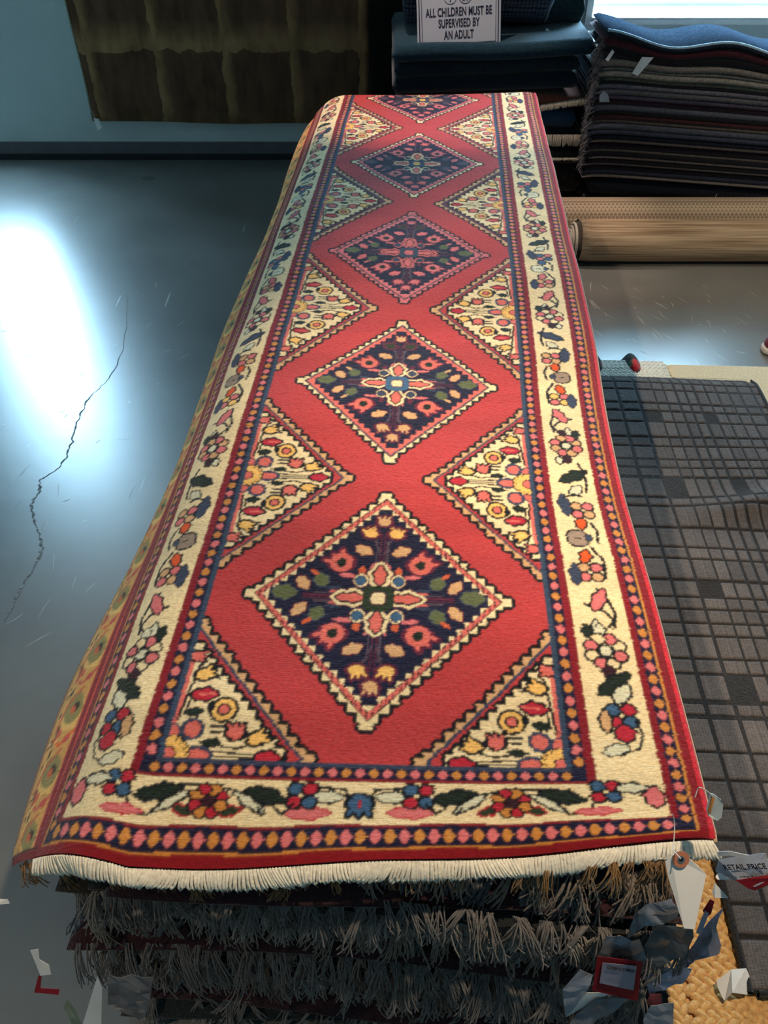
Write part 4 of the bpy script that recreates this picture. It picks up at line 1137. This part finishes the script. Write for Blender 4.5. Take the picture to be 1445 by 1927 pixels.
pl = [('rust red rug with ivory fringe, bulging out of the right end of the teal pile', (118, 64, 48), .515, .560, tx1 + .005, 'rust'),
      ('denim blue folded rug below the fringed rust rug', (40, 64, 88), .425, .510, tx1 - .03, 'denim'),
      ('dark rug with short ivory fringe below the denim blue rug', (34, 30, 34), .345, .420, tx1 + .0, 'fr'),
      ('dark patterned rug low in the teal pile with pale frayed edge', (52, 44, 44), .270, .342, tx1 + .015, 'pat'),
      ('brown-black rug second from the bottom of the teal pile', (44, 36, 34), .135, .266, tx1 + .03, 'pat2'),
      ('blue-black rug on the floor at the bottom of the teal pile', (22, 24, 30), .004, .132, tx1 + .03, 'b')]
ivory = wool('aged_ivory_fringe', srgb(168, 160, 142), scale=300, amt=.2)
for lab, c_, z0, z1, xr, nm in pl:
    e = tag(empty('folded_rug', (.45, 4.1, z0)), lab, 'rug')
    layer('pile', tx0 + .02, xr, 3.85, 4.45, z0, z1, plain('pile_' + nm, srgb(*c_), 1, .1, noise_s=(35 if nm.startswith('pat') else 120), noise_a=(.7 if nm.startswith('pat') else .25), bump=.6, sheen=.2), e, lambda x: .004 * math.sin(x * 12), 60)
    pth = []
    if nm in ('rust', 'fr', 'pat'):
        for i in range(260 if nm == 'rust' else 200):
            f = RE.random(); x = xr - .20 + f * .20
            zc = (z0 + z1) / 2 + (.022 if nm == 'fr' else 0) + (.03 * (f - .3) if nm == 'rust' else 0); l = RE.uniform(.6, 1.1) * (.045 if nm == 'fr' else (.024 if nm == 'rust' else .012))
            pth.append([(x + RE.uniform(-.003, .003) * a, 3.848 - .010 * math.sin(a * 2) - .002, zc - l * a) for a in (0, .3, .6, 1)])
        for i in range(110):
            zz = RE.uniform(z0, z1); y = RE.uniform(3.86, 3.98); l = RE.uniform(.012, .035)
            pth.append([(xr - .004 + l * a, y, zz - l * .6 * a * a + .005 * math.sin(3 * a + i)) for a in (0, .3, .6, 1)])
        tubes('fringe', pth, .0016, ivory, e, 4)
    if nm == 'pat2':
        for i in range(160):
            zz = RE.uniform(z0 - .1, z1 + .1); y = RE.uniform(3.86, 3.98); l = RE.uniform(.01, .03)
            pth.append([(xr - .004 + l * a, y, zz - l * .6 * a * a + .005 * math.sin(3 * a + i)) for a in (0, .3, .6, 1)])
        tubes('fringe', pth, .0014, wool('dark_tangled_fringe', srgb(84, 80, 78), scale=300), e, 4)
# upright tufted rug leaning behind the sign, and the velvet one beside it
def tuft_mat():
    m, nt, b = new_mat('navy_tufted_grid'); b.inputs['Roughness'].default_value = 1
    tc = nt.nodes.new('ShaderNodeTexCoord'); v = nt.nodes.new('ShaderNodeTexVoronoi'); v.inputs['Scale'].default_value = 62; v.inputs['Randomness'].default_value = .12
    nt.links.new(tc.outputs['Object'], v.inputs['Vector'])
    r = nt.nodes.new('ShaderNodeValToRGB'); r.color_ramp.elements[0].color = srgb(84, 100, 122); r.color_ramp.elements[1].color = srgb(16, 20, 32); r.color_ramp.elements[1].position = .7
    nt.links.new(v.outputs['Distance'], r.inputs['Fac']); nt.links.new(r.outputs['Color'], b.inputs['Base Color'])
    bp = nt.nodes.new('ShaderNodeBump'); bp.invert = True; bp.inputs['Distance'].default_value = .01; nt.links.new(v.outputs['Distance'], bp.inputs['Height']); nt.links.new(bp.outputs['Normal'], b.inputs['Normal'])
    return m
tuf = tag(empty('folded_rug', (.38, 4.18, .76)), 'navy chunky tufted rug folded upright behind the sign', 'rug')
o = layer('pile', .075, .700, 3.96, 4.40, .765, 1.14, tuft_mat(), tuf, lambda x: .02 * math.sin(x * 4), 60)
tubes('side_binding', [[(.700 + .003 * math.sin(k * 1.3), 3.95 + .19 * (1 - math.cos((k / 19 - .5) * PI)) * .9, .79 + .34 * k / 19) for k in range(20)]], .006, wool('blue_grey_edge', srgb(96, 122, 140), sheen=.5), tuf, 6)
vel = tag(empty('folded_rug', (.76, 4.25, .76)), 'dark green-teal velvet rug behind and right of the tufted navy rug', 'rug')
layer('pile', .60, .865, 4.08, 4.44, .775, .92, wool('green_teal_velvet', srgb(30, 48, 50), sheen=.2, scale=100), vel, lambda x: -.01 * math.sin(x * 8), 40)
paper('tiny white tag on the edge of the tufted navy rug', 'tag', [('card', [(1028, 52, 4.0), (1038, 60, 3.99), (1037, 69, 3.99), (1025, 61, 4.0)], M['paper'])], (1031, 60, 4.0))
paper('white oval tag above the velvet rug beside the window sill', 'tag', [('card', [(1079, 12, 4.3), (1085, 10, 4.3), (1086, 24, 4.3), (1081, 31, 4.3), (1077, 22, 4.3)], M['paper'])], (1082, 20, 4.3))

# ---- sign
sgn = empty('sign', (0, 0, 0)); tag(sgn, 'framed white sign asking that children be supervised, leaning on the tufted rug', 'sign')
sbl, sbr, stl = at(786, 94, 3.865), at(941, 94, 3.865), None
SW = (sbr - sbl).length; SH = SW * .80
sgn.location = (sbl + sbr) / 2; sgn.location.z = sbl.z + .006
sgn.rotation_euler = (PI / 2 - math.radians(14), math.radians(0), math.radians(0))
sgn.rotation_euler = (math.radians(76), math.radians(-3.0), 0)
def loc_obj(name, me, mat, par=sgn):
    o = bpy.data.objects.new(name, me); C.objects.link(o)
    if mat: me.materials.append(mat)
    o.parent = par; return o
def loc_box(name, x0, x1, y0, y1, z0, z1, mat, par=sgn, bev=.001):
    bm = bmesh.new(); add_box(bm, x0, x1, y0, y1, z0, z1, bev); me = bpy.data.meshes.new(name); bm.to_mesh(me); bm.free(); return loc_obj(name, me, mat, par)
hw = SW / 2
loc_box('board', -hw, hw, 0, SH, -.006, 0, M['sign_white'])
def frame_me(x0, x1, y0, y1, t, z0, z1):
    bm = bmesh.new()
    add_box(bm, x0, x0 + t, y0, y1, z0, z1); add_box(bm, x1 - t, x1, y0, y1, z0, z1); add_box(bm, x0 + t, x1 - t, y0, y0 + t, z0, z1); add_box(bm, x0 + t, x1 - t, y1 - t, y1, z0, z1)
    me = bpy.data.meshes.new('border'); bm.to_mesh(me); bm.free(); return me
loc_obj('border', frame_me(-hw + .008, hw - .008, .007, SH - .008, .0040, 0, .0007), M['sign_navy'])
loc_obj('border', frame_me(-hw + .019, hw - .019, .018, SH - .019, .0022, 0, .0007), M['sign_navy'])
def text_me(s, size, sx, bold=.0):
    cu = bpy.data.curves.new('lettering', 'FONT'); cu.body = s; cu.size = size; cu.align_x = 'CENTER'; cu.extrude = .0004; cu.offset = bold; cu.space_character = 1.06
    o = bpy.data.objects.new('tmp_text', cu); C.objects.link(o); dg = bpy.context.evaluated_depsgraph_get(); dg.update()
    me = bpy.data.meshes.new_from_object(o.evaluated_get(dg)); bpy.data.objects.remove(o); bpy.data.curves.remove(cu)
    me.name = 'lettering'; me.materials.clear()
    for v in me.vertices: v.co.x *= sx
    return me
for s_, yy, sx in (('ALL CHILDREN MUST BE', .118, .555), ('SUPERVISED BY', .078, .555), ('AN ADULT', .036, .555)):
    o = loc_obj('lettering', text_me(s_, .0425, sx, .0011), M['sign_navy']); o.location = (0, yy, .0006)
def ring_me(cx, cy, r, w):
    bm = bmesh.new(); n = 48; V = []
    for k in range(n):
        a = 2 * PI * k / n
        V.append([bm.verts.new((cx + q_ * math.cos(a), cy + q_ * math.sin(a), z_)) for q_, z_ in ((r, 0), (r, .0008), (r - w, .0008), (r - w, 0))])
    for k in range(n):
        a, b = V[k], V[(k + 1) % n]
        for j in range(3): bm.faces.new((a[j], b[j], b[j + 1], a[j + 1]))
    me = bpy.data.meshes.new('icon_ring'); bm.to_mesh(me); bm.free(); return me
loc_obj('icon_ring', ring_me(-.034, .185, .027, .0022), M['sign_navy']); loc_obj('icon_ring', ring_me(.027, .185, .027, .0022), M['sign_navy'])
o = loc_obj('lettering', text_me('!', .050, .8, .0004), M['sign_navy']); o.location = (-.034, .168, .0006)
def person_icon(cx, cy, s):
    bm = bmesh.new()
    bmesh.ops.create_cone(bm, cap_ends=True, segments=16, radius1=.0048 * s, radius2=.0048 * s, depth=.0008, matrix=Matrix.Translation((cx, cy + .0165 * s, .0004)))
    add_box(bm, cx - .0058 * s, cx + .0058 * s, cy - .004 * s, cy + .0105 * s, 0, .0008)
    add_box(bm, cx - .0050 * s, cx - .0008 * s, cy - .019 * s, cy - .004 * s, 0, .0008); add_box(bm, cx + .0008 * s, cx + .0050 * s, cy - .019 * s, cy - .004 * s, 0, .0008)
    add_box(bm, cx - .0088 * s, cx - .0064 * s, cy - .003 * s, cy + .0095 * s, 0, .0008); add_box(bm, cx + .0064 * s, cx + .0088 * s, cy - .003 * s, cy + .0095 * s, 0, .0008)
    me = bpy.data.meshes.new('figure_icon'); bm.to_mesh(me); bm.free(); return me
loc_obj('figure_icon', person_icon(.020, .186, .95), M['sign_navy']); loc_obj('figure_icon', person_icon(.036, .180, .62), M['sign_navy'])

# ------------------------------------------------------------------ rolled carpets on the floor
def roll(name, x0, x1, yc, r, mat, parent, tilt=0.0, n=64):
    V, Fc = [], []
    nx = 30
    for j in range(nx):
        x = x0 + (x1 - x0) * j / (nx - 1)
        rr_ = r * (1 - (.06 if j in (0,) else 0))
        for k in range(n):
            a = 2 * PI * k / n; V.append((x, yc + rr_ * math.cos(a) + tilt * (x - x0), r + rr_ * math.sin(a) + .0015))
    for j in range(nx - 1):
        for k in range(n): Fc.append((j * n + k, j * n + (k + 1) % n, (j + 1) * n + (k + 1) % n, (j + 1) * n + k))
    Fc.append(tuple(range(n))); Fc.append(tuple((nx - 1) * n + k for k in range(n - 1, -1, -1)))
    return mesh_from(name, V, Fc, mat, parent, True)
def streak_mat(name, c1, c2, sc):
    m, nt, b = new_mat(name); b.inputs['Roughness'].default_value = .95; b.inputs['Specular IOR Level'].default_value = .15
    tc = nt.nodes.new('ShaderNodeTexCoord'); mp = nt.nodes.new('ShaderNodeMapping'); mp.inputs['Scale'].default_value = sc; nt.links.new(tc.outputs['Object'], mp.inputs['Vector'])
    n = nt.nodes.new('ShaderNodeTexNoise'); n.inputs['Scale'].default_value = 1; n.inputs['Detail'].default_value = 5; nt.links.new(mp.outputs[0], n.inputs['Vector'])
    r = nt.nodes.new('ShaderNodeValToRGB'); r.color_ramp.elements[0].position = .35; r.color_ramp.elements[0].color = c1; r.color_ramp.elements[1].position = .65; r.color_ramp.elements[1].color = c2
    nt.links.new(n.outputs['Fac'], r.inputs['Fac']); nt.links.new(r.outputs['Color'], b.inputs['Base Color'])
    bp = nt.nodes.new('ShaderNodeBump'); bp.inputs['Distance'].default_value = .002; bp.inputs['Strength'].default_value = .6; nt.links.new(n.outputs['Fac'], bp.inputs['Height']); nt.links.new(bp.outputs['Normal'], b.inputs['Normal'])
    return m
def mesh_mat():
    m, nt, b = new_mat('beige_lattice_weave'); b.inputs['Roughness'].default_value = .95
    tc = nt.nodes.new('ShaderNodeTexCoord'); mp = nt.nodes.new('ShaderNodeMapping'); mp.inputs['Scale'].default_value = (1, 1, 1); mp.inputs['Rotation'].default_value = (0, PI / 4, 0); nt.links.new(tc.outputs['Object'], mp.inputs['Vector'])
    ck_ = nt.nodes.new('ShaderNodeTexChecker'); ck_.inputs['Scale'].default_value = 80; ck_.inputs['Color1'].default_value = srgb(180, 158, 132); ck_.inputs['Color2'].default_value = srgb(132, 114, 94)
    nt.links.new(mp.outputs[0], ck_.inputs['Vector']); nt.links.new(ck_.outputs['Color'], b.inputs['Base Color'])
    return m
RR = .088
y_front = 3.34 + .03
rb = tag(empty('rolled_carpet', (1.5, y_front + RR, 0)), 'rolled brown striated carpet on the floor, the front one with its spiral end showing', 'rolled carpet')
roll('roll_body', .845, 2.4, y_front + RR, RR, streak_mat('brown_striated_weave', srgb(128, 104, 80), srgb(182, 160, 132), (3, 90, 260)), rb)
M['spiral'] = wool('grey_backing', srgb(196, 186, 168), scale=200, amt=.15); M['spiral_dark'] = wool('spiral_gap', srgb(70, 62, 54), scale=200)
bm = bmesh.new(); bmesh.ops.create_cone(bm, cap_ends=True, segments=64, radius1=RR * .97, radius2=RR * .72, depth=.035, matrix=Matrix.Translation((.845 - .0175, y_front + RR, RR)) @ Matrix.Rotation(-PI / 2, 4, 'Y'))
bm_obj('roll_core', bm, M['spiral_dark'], rb)
turn = 5.2; sp_ = []
for k in range(300):
    a = k / 299; an = a * turn * 2 * PI; r = RR * (.16 + .80 * a); sp_.append((.842 - .040 * (1 - a) ** .6 * 1.0 - .006, y_front + RR + r * math.cos(an), RR + .0015 + r * math.sin(an)))
tubes('spiral_edge', [sp_], .0062, M['spiral'], rb, 6)
rbk = tag(empty('rolled_carpet', (1.5, 3.62, 0)), 'rolled beige carpet with fine lattice weave, behind the brown roll', 'rolled carpet')
roll('roll_body', .70, 2.45, y_front + 2 * RR + .098, .098, mesh_mat(), rbk)
tubes('spiral_edge', [[(.698, y_front + 2 * RR + .098 + r_ * .096 * math.cos(r_ * 30), .098 + .0015 + r_ * .096 * math.sin(r_ * 30)) for r_ in np.linspace(.15, 1, 200)]], .004, M['spiral'], rbk, 6)

# ------------------------------------------------------------------ shoe at the right edge
sp0 = at_z(1434, 668, 0.0)
shoe = tag(empty('shoe', (sp0.x + .13, sp0.y, 0)), 'burgundy sneaker with white sole, cut by the right edge of the picture', 'shoe')
def loft(name, secs, mat, parent, n=20, sub=1):
    V, Fc = [], []
    for (x, cy_, hw_, z0, z1, p) in secs:
        for k in range(n):
            a = 2 * PI * k / n; c_, s_ = math.cos(a), math.sin(a)
            V.append((x, cy_ + hw_ * math.copysign(abs(c_) ** p, c_), (z0 + z1) / 2 + (z1 - z0) / 2 * math.copysign(abs(s_) ** p, s_)))
    m_ = len(secs)
    for j in range(m_ - 1):
        for k in range(n): Fc.append((j * n + k, j * n + (k + 1) % n, (j + 1) * n + (k + 1) % n, (j + 1) * n + k))
    Fc.append(tuple(range(n - 1, -1, -1))); Fc.append(tuple((m_ - 1) * n + k for k in range(n)))
    o = mesh_from(name, V, Fc, mat, parent, True)
    bmx = bmesh.new(); bmx.from_mesh(o.data); bmesh.ops.recalc_face_normals(bmx, faces=bmx.faces); bmx.to_mesh(o.data); bmx.free()
    if sub: m2 = o.modifiers.new('smooth', 'SUBSURF'); m2.levels = 1; m2.render_levels = 1
    return o
sx, sy = sp0.x, sp0.y + .02
loft('sole', [(sx, sy, .018, .004, .026, .7), (sx + .012, sy, .034, .001, .030, .6), (sx + .05, sy, .046, .001, .028, .6), (sx + .11, sy, .046, .001, .026, .6), (sx + .18, sy, .036, .001, .030, .6), (sx + .25, sy, .036, .001, .034, .6), (sx + .28, sy, .020, .004, .034, .7)], plain('white_rubber', srgb(214, 208, 204), .6), shoe)
loft('upper', [(sx + .006, sy, .016, .022, .040, .9), (sx + .02, sy, .032, .020, .060, .9), (sx + .06, sy, .043, .020, .076, .9), (sx + .11, sy, .042, .020, .096, .9), (sx + .16, sy, .036, .022, .112, .9), (sx + .22, sy, .034, .024, .116, .9), (sx + .265, sy, .026, .026, .104, .9)], wool('burgundy_knit', srgb(110, 34, 62), scale=300), shoe)
for k in range(4):
    xx = sx + .075 + k * .018; zz = .084 + k * .0075
    tubes('lace', [[(xx + .004 * math.sin(a * 3), sy + .024 * math.cos(a), zz + .012 * math.sin(a) - .004) for a in np.linspace(0, PI, 12)]], .0022, M['paper'], shoe, 6)

# ------------------------------------------------------------------ tags at the near right corner
yr = .48
# big manila hang tag
ht = tag(empty('hang_tag', at(1290, 1620, yr)), 'blank white hang tag with brown eyelet dangling from the front fringe', 'tag')
poly_tag('card', [(1252, 1622, .466), (1263, 1611, .469), (1284, 1603, .471), (1329, 1646, .458), (1307, 1749, .418), (1287, 1747, .4185), (1257, 1650, .456)], M['paper'], ht, .0007)
cpt = at(1281, 1617, .4660)
def disc(name, c, r, w, mat, parent, th=.0006, n=32, nrm=Vector((0, -.9, .45))):
    nrm = nrm.normalized(); a_ = nrm.cross(Vector((1, 0, 0))).normalized(); b_ = nrm.cross(a_)
    V, Fc = [], []
    for k in range(n):
        an = 2 * PI * k / n; d = a_ * math.cos(an) + b_ * math.sin(an)
        V += [c + d * r, c + d * r + nrm * th, c + d * (r - w) + nrm * th, c + d * (r - w)]
    for k in range(n):
        q_ = 4 * k; p_ = 4 * ((k + 1) % n)
        for j in range(4): Fc.append((q_ + j, p_ + j, p_ + (j + 1) % 4, q_ + (j + 1) % 4))
    o = mesh_from(name, V, Fc, mat, parent)
    return o
hn = (at(1329, 1646, .458) - at(1252, 1622, .466)).cross(at(1287, 1747, .4185) - at(1252, 1622, .466)).normalized()
if hn.y > 0: hn = -hn
disc('reinforcing_ring', cpt, .0095, .0062, M['brown_ring'], ht, nrm=hn)
disc('eyelet', cpt, .0042, .0016, M['steel'], ht, .0014, nrm=hn)
disc('eyelet_hole', cpt, .0027, .0026, M['ink'], ht, .0010, nrm=hn)
string('string', [(1266, 1532, .505), (1269, 1552, .500), (1268, 1580, .487), (1266, 1598, .475), (1272, 1606, .468), (1281, 1616, .459)], ht, .0006)
# clear plastic tag pin
pt = tag(empty('plastic_tag', at(1345, 1515, .52)), 'translucent plastic tag on a white pin at the right edge of the runner', 'tag')
poly_tag('card', [(1338, 1494, .535), (1346, 1497, .535), (1358, 1507, .530), (1361, 1514, .528), (1358, 1538, .520), (1350, 1545, .518), (1333, 1536, .522), (1330, 1525, .528)], M['plastic'], pt, .002)
poly_tag('printed_label', [(1340, 1500, .533), (1345, 1502, .533), (1337, 1533, .521), (1331, 1528, .525)], plain('amber_print', srgb(176, 120, 60), .5), pt, .0006)
string('pin', [(1308, 1500, .53), (1313, 1485, .535), (1318, 1482, .535), (1332, 1490, .535), (1340, 1498, .534)], pt, .0006)
paper('small folded white tag stuck out of the right side of the long stack', 'tag', [('card', [(1262, 1322, .78), (1280, 1335, .77), (1280, 1339, .765), (1272, 1346, .76), (1266, 1342, .77)], M['paper'])], (1270, 1333, .78))
# the retail tag sticking out right
rt = tag(empty('price_tag', at(1395, 1640, .46)), 'grey price tag with red band jutting out right of the front corner', 'tag')
poly_tag('card', [(1352, 1618, .475), (1440, 1606, .462), (1450, 1640, .45), (1398, 1664, .445), (1346, 1640, .470)], M['paper_blue'], rt)
poly_tag('card_edge', [(1350, 1603, .478), (1372, 1602, .475), (1450, 1618, .46), (1450, 1622, .459), (1372, 1610, .473), (1352, 1612, .476)], M['paper'], rt)
poly_tag('red_band', [(1384, 1657, .4455), (1446, 1647, .4465), (1455, 1652, .444), (1455, 1662, .442), (1420, 1676, .440), (1408, 1672, .441)], M['red_print'], rt)
poly_tag('band_gap', [(1400, 1663, .4435), (1440, 1654, .4450), (1448, 1656, .4435), (1420, 1670, .4405)], M['paper_blue'], rt)
def flat_text(s, c, size, right, upv, mat, parent, sx=1.0, bold=0.0, off=.0012):
    me = text_me(s, size, sx, bold); r_ = Vector(right).normalized(); n_ = r_.cross(Vector(upv)).normalized(); u_ = n_.cross(r_)
    if n_.y > 0: n_ = -n_
    for v in me.vertices:
        p = Vector(c) + r_ * v.co.x + u_ * v.co.y + n_ * (off + v.co.z * .3); v.co = p
    me.name = 'lettering'
    return link_mesh('lettering', me, mat, parent)
# printed words read upside down, as the tag is flipped
a_, b_ = at(1435, 1620, .463), at(1376, 1640, .463)
flat_text('RETAIL PRICE', at(1404, 1630, .4595), .0105, (at(1436, 1632, .455) - at(1374, 1634, .464)), (at(1404, 1622, .46) - at(1404, 1642, .455)), M['ink'], rt, .7, .0002, .0045)
flat_text('1,178.74', at(1408, 1645, .4555), .0085, (at(1436, 1640, .452) - at(1374, 1642, .461)), (at(1404, 1622, .46) - at(1404, 1642, .455)), M['ink'], rt, .8, 0, .0085)
paper('white paper corner poking out just under the jutting price tag', 'tag', [('card', [(1346, 1650, .465), (1352, 1640, .47), (1376, 1656, .465), (1350, 1655, .462)], M['paper'])], (1355, 1650, .465))
paper('white triangular tag end beside the jute rug top', 'tag', [('card', [(1345, 1662, .46), (1370, 1690, .45), (1345, 1690, .45), (1340, 1680, .455)], M['paper'])], (1352, 1680, .455))
# crumpled plastic sleeve bundle of old tags
PB = dict(a=M['paper_blue'])
M['sleeve_dark'] = plain('smoky_sleeve', srgb(92, 94, 98), .35, .5, noise_s=30, noise_a=.35)
M['sleeve_mid'] = plain('grey_sleeve', srgb(120, 124, 132), .35, .5, noise_s=30, noise_a=.3)
M['lav'] = plain('lavender_sleeve', srgb(150, 154, 176), .4, .5, noise_s=30, noise_a=.2)
bund = [
    ('lavender crumpled tag sleeve reaching up over the jute rug', [('card', [(1280, 1830, .45), (1290, 1795, .46), (1355, 1712, .46), (1361, 1708, .458), (1352, 1728, .452), (1356, 1795, .44), (1330, 1800, .438), (1300, 1816, .442)], M['lav']), ('card_fold', [(1304, 1790, .449), (1330, 1768, .449), (1352, 1728, .450), (1340, 1772, .444)], M['sleeve_mid'])]),
    ('red-edged tag tucked behind the dangling hang tag', [('card', [(1322, 1714, .462), (1336, 1692, .466), (1344, 1697, .464), (1338, 1720, .458), (1330, 1726, .457)], M['red_print']), ('card_sleeve', [(1310, 1752, .452), (1326, 1715, .458), (1334, 1720, .456), (1318, 1762, .448)], M['lav'])]),
    ('smoky crumpled sleeve at the top of the tag bundle', [('card', [(1178, 1768, .455), (1192, 1722, .468), (1218, 1700, .472), (1262, 1692, .472), (1278, 1716, .465), (1250, 1738, .458), (1212, 1744, .455)], M['sleeve_mid']), ('card_fold', [(1192, 1722, .466), (1278, 1716, .463), (1274, 1728, .460), (1196, 1736, .462)], M['sleeve_dark'])]),
    ('dark wrinkled sleeve in the middle of the tag bundle', [('card', [(1200, 1800, .452), (1236, 1740, .456), (1300, 1742, .452), (1306, 1762, .447), (1290, 1796, .441), (1222, 1826, .440)], M['sleeve_dark'])]),
    ('pale crumpled sleeve hanging below the lavender one', [('card', [(1222, 1872, .434), (1210, 1838, .440), (1262, 1820, .442), (1302, 1826, .438), (1280, 1850, .433), (1250, 1862, .431)], M['lav'])]),
    ('grey tag sheet behind the red-framed tag', [('card', [(1124, 1802, .450), (1142, 1764, .458), (1204, 1770, .454), (1220, 1812, .445)], M['sleeve_mid'])]),
    ('white folded card left of the red-framed tag', [('card', [(1058, 1862, .438), (1092, 1824, .446), (1116, 1838, .442), (1104, 1868, .434), (1064, 1915, .425)], M['paper_blue']), ('card_flap', [(1064, 1915, .425), (1104, 1868, .434), (1152, 1868, .431), (1100, 1894, .427)], M['paper'])]),
    ('crumpled grey sheet under the white folded card', [('card', [(1072, 1920, .42), (1120, 1880, .428), (1186, 1880, .424), (1150, 1905, .42), (1120, 1926, .415), (1080, 1950, .41)], M['sleeve_mid'])]),
    ('torn white and teal paper scrap at the bottom of the tag bundle', [('card', [(1210, 1920, .418), (1224, 1892, .424), (1268, 1888, .422), (1266, 1930, .412), (1240, 1950, .41), (1214, 1940, .412)], M['paper_blue'])]),
    ('crumpled red and pink tag above the torn scrap', [('card', [(1216, 1888, .427), (1222, 1872, .430), (1244, 1870, .430), (1246, 1890, .425), (1230, 1898, .423)], plain('faded_red_card', srgb(150, 60, 66), .6, noise_s=40, noise_a=.4))]),
]
for lab, pcs in bund:
    x, y, Y = pcs[0][1][0]
    e = paper(lab, 'tag', pcs, (x, y, Y), 'price tags bundled at the front right corner')
ct = tag(empty('price_tag', at(1165, 1840, .43)), 'red-framed closeout price tag in the bundle at the front right corner', 'tag')
poly_tag('card', [(1124, 1800, .438), (1208, 1810, .434), (1200, 1884, .420), (1114, 1864, .424)], M['red_print'], ct)
poly_tag('label', [(1134, 1812, .4345), (1198, 1818, .4315), (1192, 1864, .4225), (1128, 1850, .4255)], plain('violet_grey_paper', srgb(150, 148, 166), .5), ct, .0004)
flat_text('CLOSEOUT PRICE', at(1166, 1823, .4318), .0062, at(1198, 1826, .4295) - at(1134, 1816, .4335), Vector((0, .3, .95)), M['ink'], ct, .68, .0002, .0025)
string('string', [(1068, 1778, .455), (1082, 1792, .452), (1090, 1810, .448)], ct, .0004)
# white tag lying on the jute
wt = tag(empty('price_tag', at_z(1378, 1855, JZ)), 'folded white tag lying on the braided jute rug', 'tag')
b3 = [at_z(1348, 1845, JZ + .020), at_z(1376, 1824, JZ + .034), at_z(1404, 1822, JZ + .022), at_z(1410, 1836, JZ + .018), at_z(1406, 1872, JZ + .014), at_z(1378, 1868, JZ + .034), at_z(1363, 1884, JZ + .014), at_z(1350, 1858, JZ + .018)]
V = [tuple(p) for p in b3] + [(p.x, p.y, p.z - .0006) for p in b3]
mesh_from('card', V, [(0, 1, 5, 6, 7), (1, 2, 3, 4, 5), (15, 14, 13, 9, 8), (13, 12, 11, 10, 9)] + [(i, (i + 1) % 8, (i + 1) % 8 + 8, i + 8) for i in range(8)], M['paper'], wt)
# tags on the left side of the stack
paper('white tag corner sticking out at the upper left of the stack front', 'tag', [('card', [(-12, 1690, .47), (14, 1692, .465), (18, 1700, .462), (-10, 1703, .462)], M['paper'])], (0, 1695, .465))
paper('white tag with dark red corner frame, left of the stack front', 'tag', [('card', [(57, 1789, .45), (72, 1786, .45), (74, 1806, .445), (92, 1816, .442), (96, 1834, .437), (76, 1836, .437)], M['paper']), ('card_frame', [(64, 1868, .43), (72, 1836, .438), (78, 1838, .437), (76, 1860, .432), (112, 1862, .430), (110, 1872, .427)], M['red_print'])], (75, 1810, .445))
paper('narrow pointed white tag hanging at the lower left of the stack front', 'tag', [('card', [(183, 1838, .405), (192, 1860, .40), (190, 1945, .38), (150, 1945, .38)], M['paper'])], (185, 1840, .40))
paper('broad dim grey tag hanging right of the narrow pointed one', 'tag', [('card', [(204, 1836, .405), (288, 1840, .402), (282, 1880, .393), (272, 1920, .385), (240, 1912, .387), (202, 1892, .391)], M['sleeve_dark'])], (240, 1850, .40))
paper('faded greenish tag at the bottom left corner of the stack front', 'tag', [('card', [(120, 1896, .40), (126, 1880, .405), (142, 1900, .40), (158, 1940, .39), (140, 1940, .39)], plain('green_grey_card', srgb(120, 134, 116), .6, noise_s=40, noise_a=.3))], (130, 1900, .40))
# little white tag of the hanging rug
e = tag(empty('price_tag', at(178, 225, 4.64)), 'small white tag tied to the lower left corner of the hanging brown rug', 'tag')
poly_tag('card', [(176, 222, 4.64), (186, 224, 4.64), (192, 240, 4.63), (184, 246, 4.63)], M['paper'], e, .001)
string('string', [(170, 205, 4.645), (176, 215, 4.642), (180, 224, 4.64)], e, .0012)
# debris on the floor
db = tag(mesh_from('pebble', [tuple(at_z(278, 336, 0.001) + Vector(d)) for d in ((-.03, -.01, 0), (.035, -.012, 0), (.04, .012, 0), (-.028, .012, 0), (-.01, -.004, .012), (.014, .004, .014))], [(3, 2, 1, 0), (0, 1, 5, 4), (1, 2, 5), (2, 3, 4, 5), (3, 0, 4)], M['crack']), 'flat grey crumb of debris on the floor by the back baseboard', 'debris')

# ------------------------------------------------------------------ ceiling lamps that hold the spot lights, last two added as fill (above the frame)
for i, (loc, tgt, *_r) in enumerate(SPOTS):
    d = (Vector(tgt) - Vector(loc)).normalized(); q_ = d.to_track_quat('-Z', 'Y')
    e = tag(empty('track_or_added_lamp', (loc[0], loc[1], ZC)), ['black track lamp over the near end of the runner', 'black track lamp over the far end of the runner', 'black track lamp left of the runner aimed at the low pile', 'added black lamp brightening the rolled carpets', 'added black lamp warming the bare floor left of the stack'][i], 'lamp')
    bm = bmesh.new(); c = Vector(loc) - d * .09
    bmesh.ops.create_cone(bm, cap_ends=False, segments=24, radius1=.055, radius2=.045, depth=.14, matrix=Matrix.Translation(c) @ q_.to_matrix().to_4x4())
    o = bm_obj('lamp_shade', bm, M['lamp_black'], e, True); s2 = o.modifiers.new('thickness', 'SOLIDIFY'); s2.thickness = .003
    tubes('stem', [[(c.x, c.y, c.z + .05), (c.x, c.y, (c.z + ZC) / 2), (c.x, c.y, ZC - .001)]], .010, M['lamp_black'], e, 8)
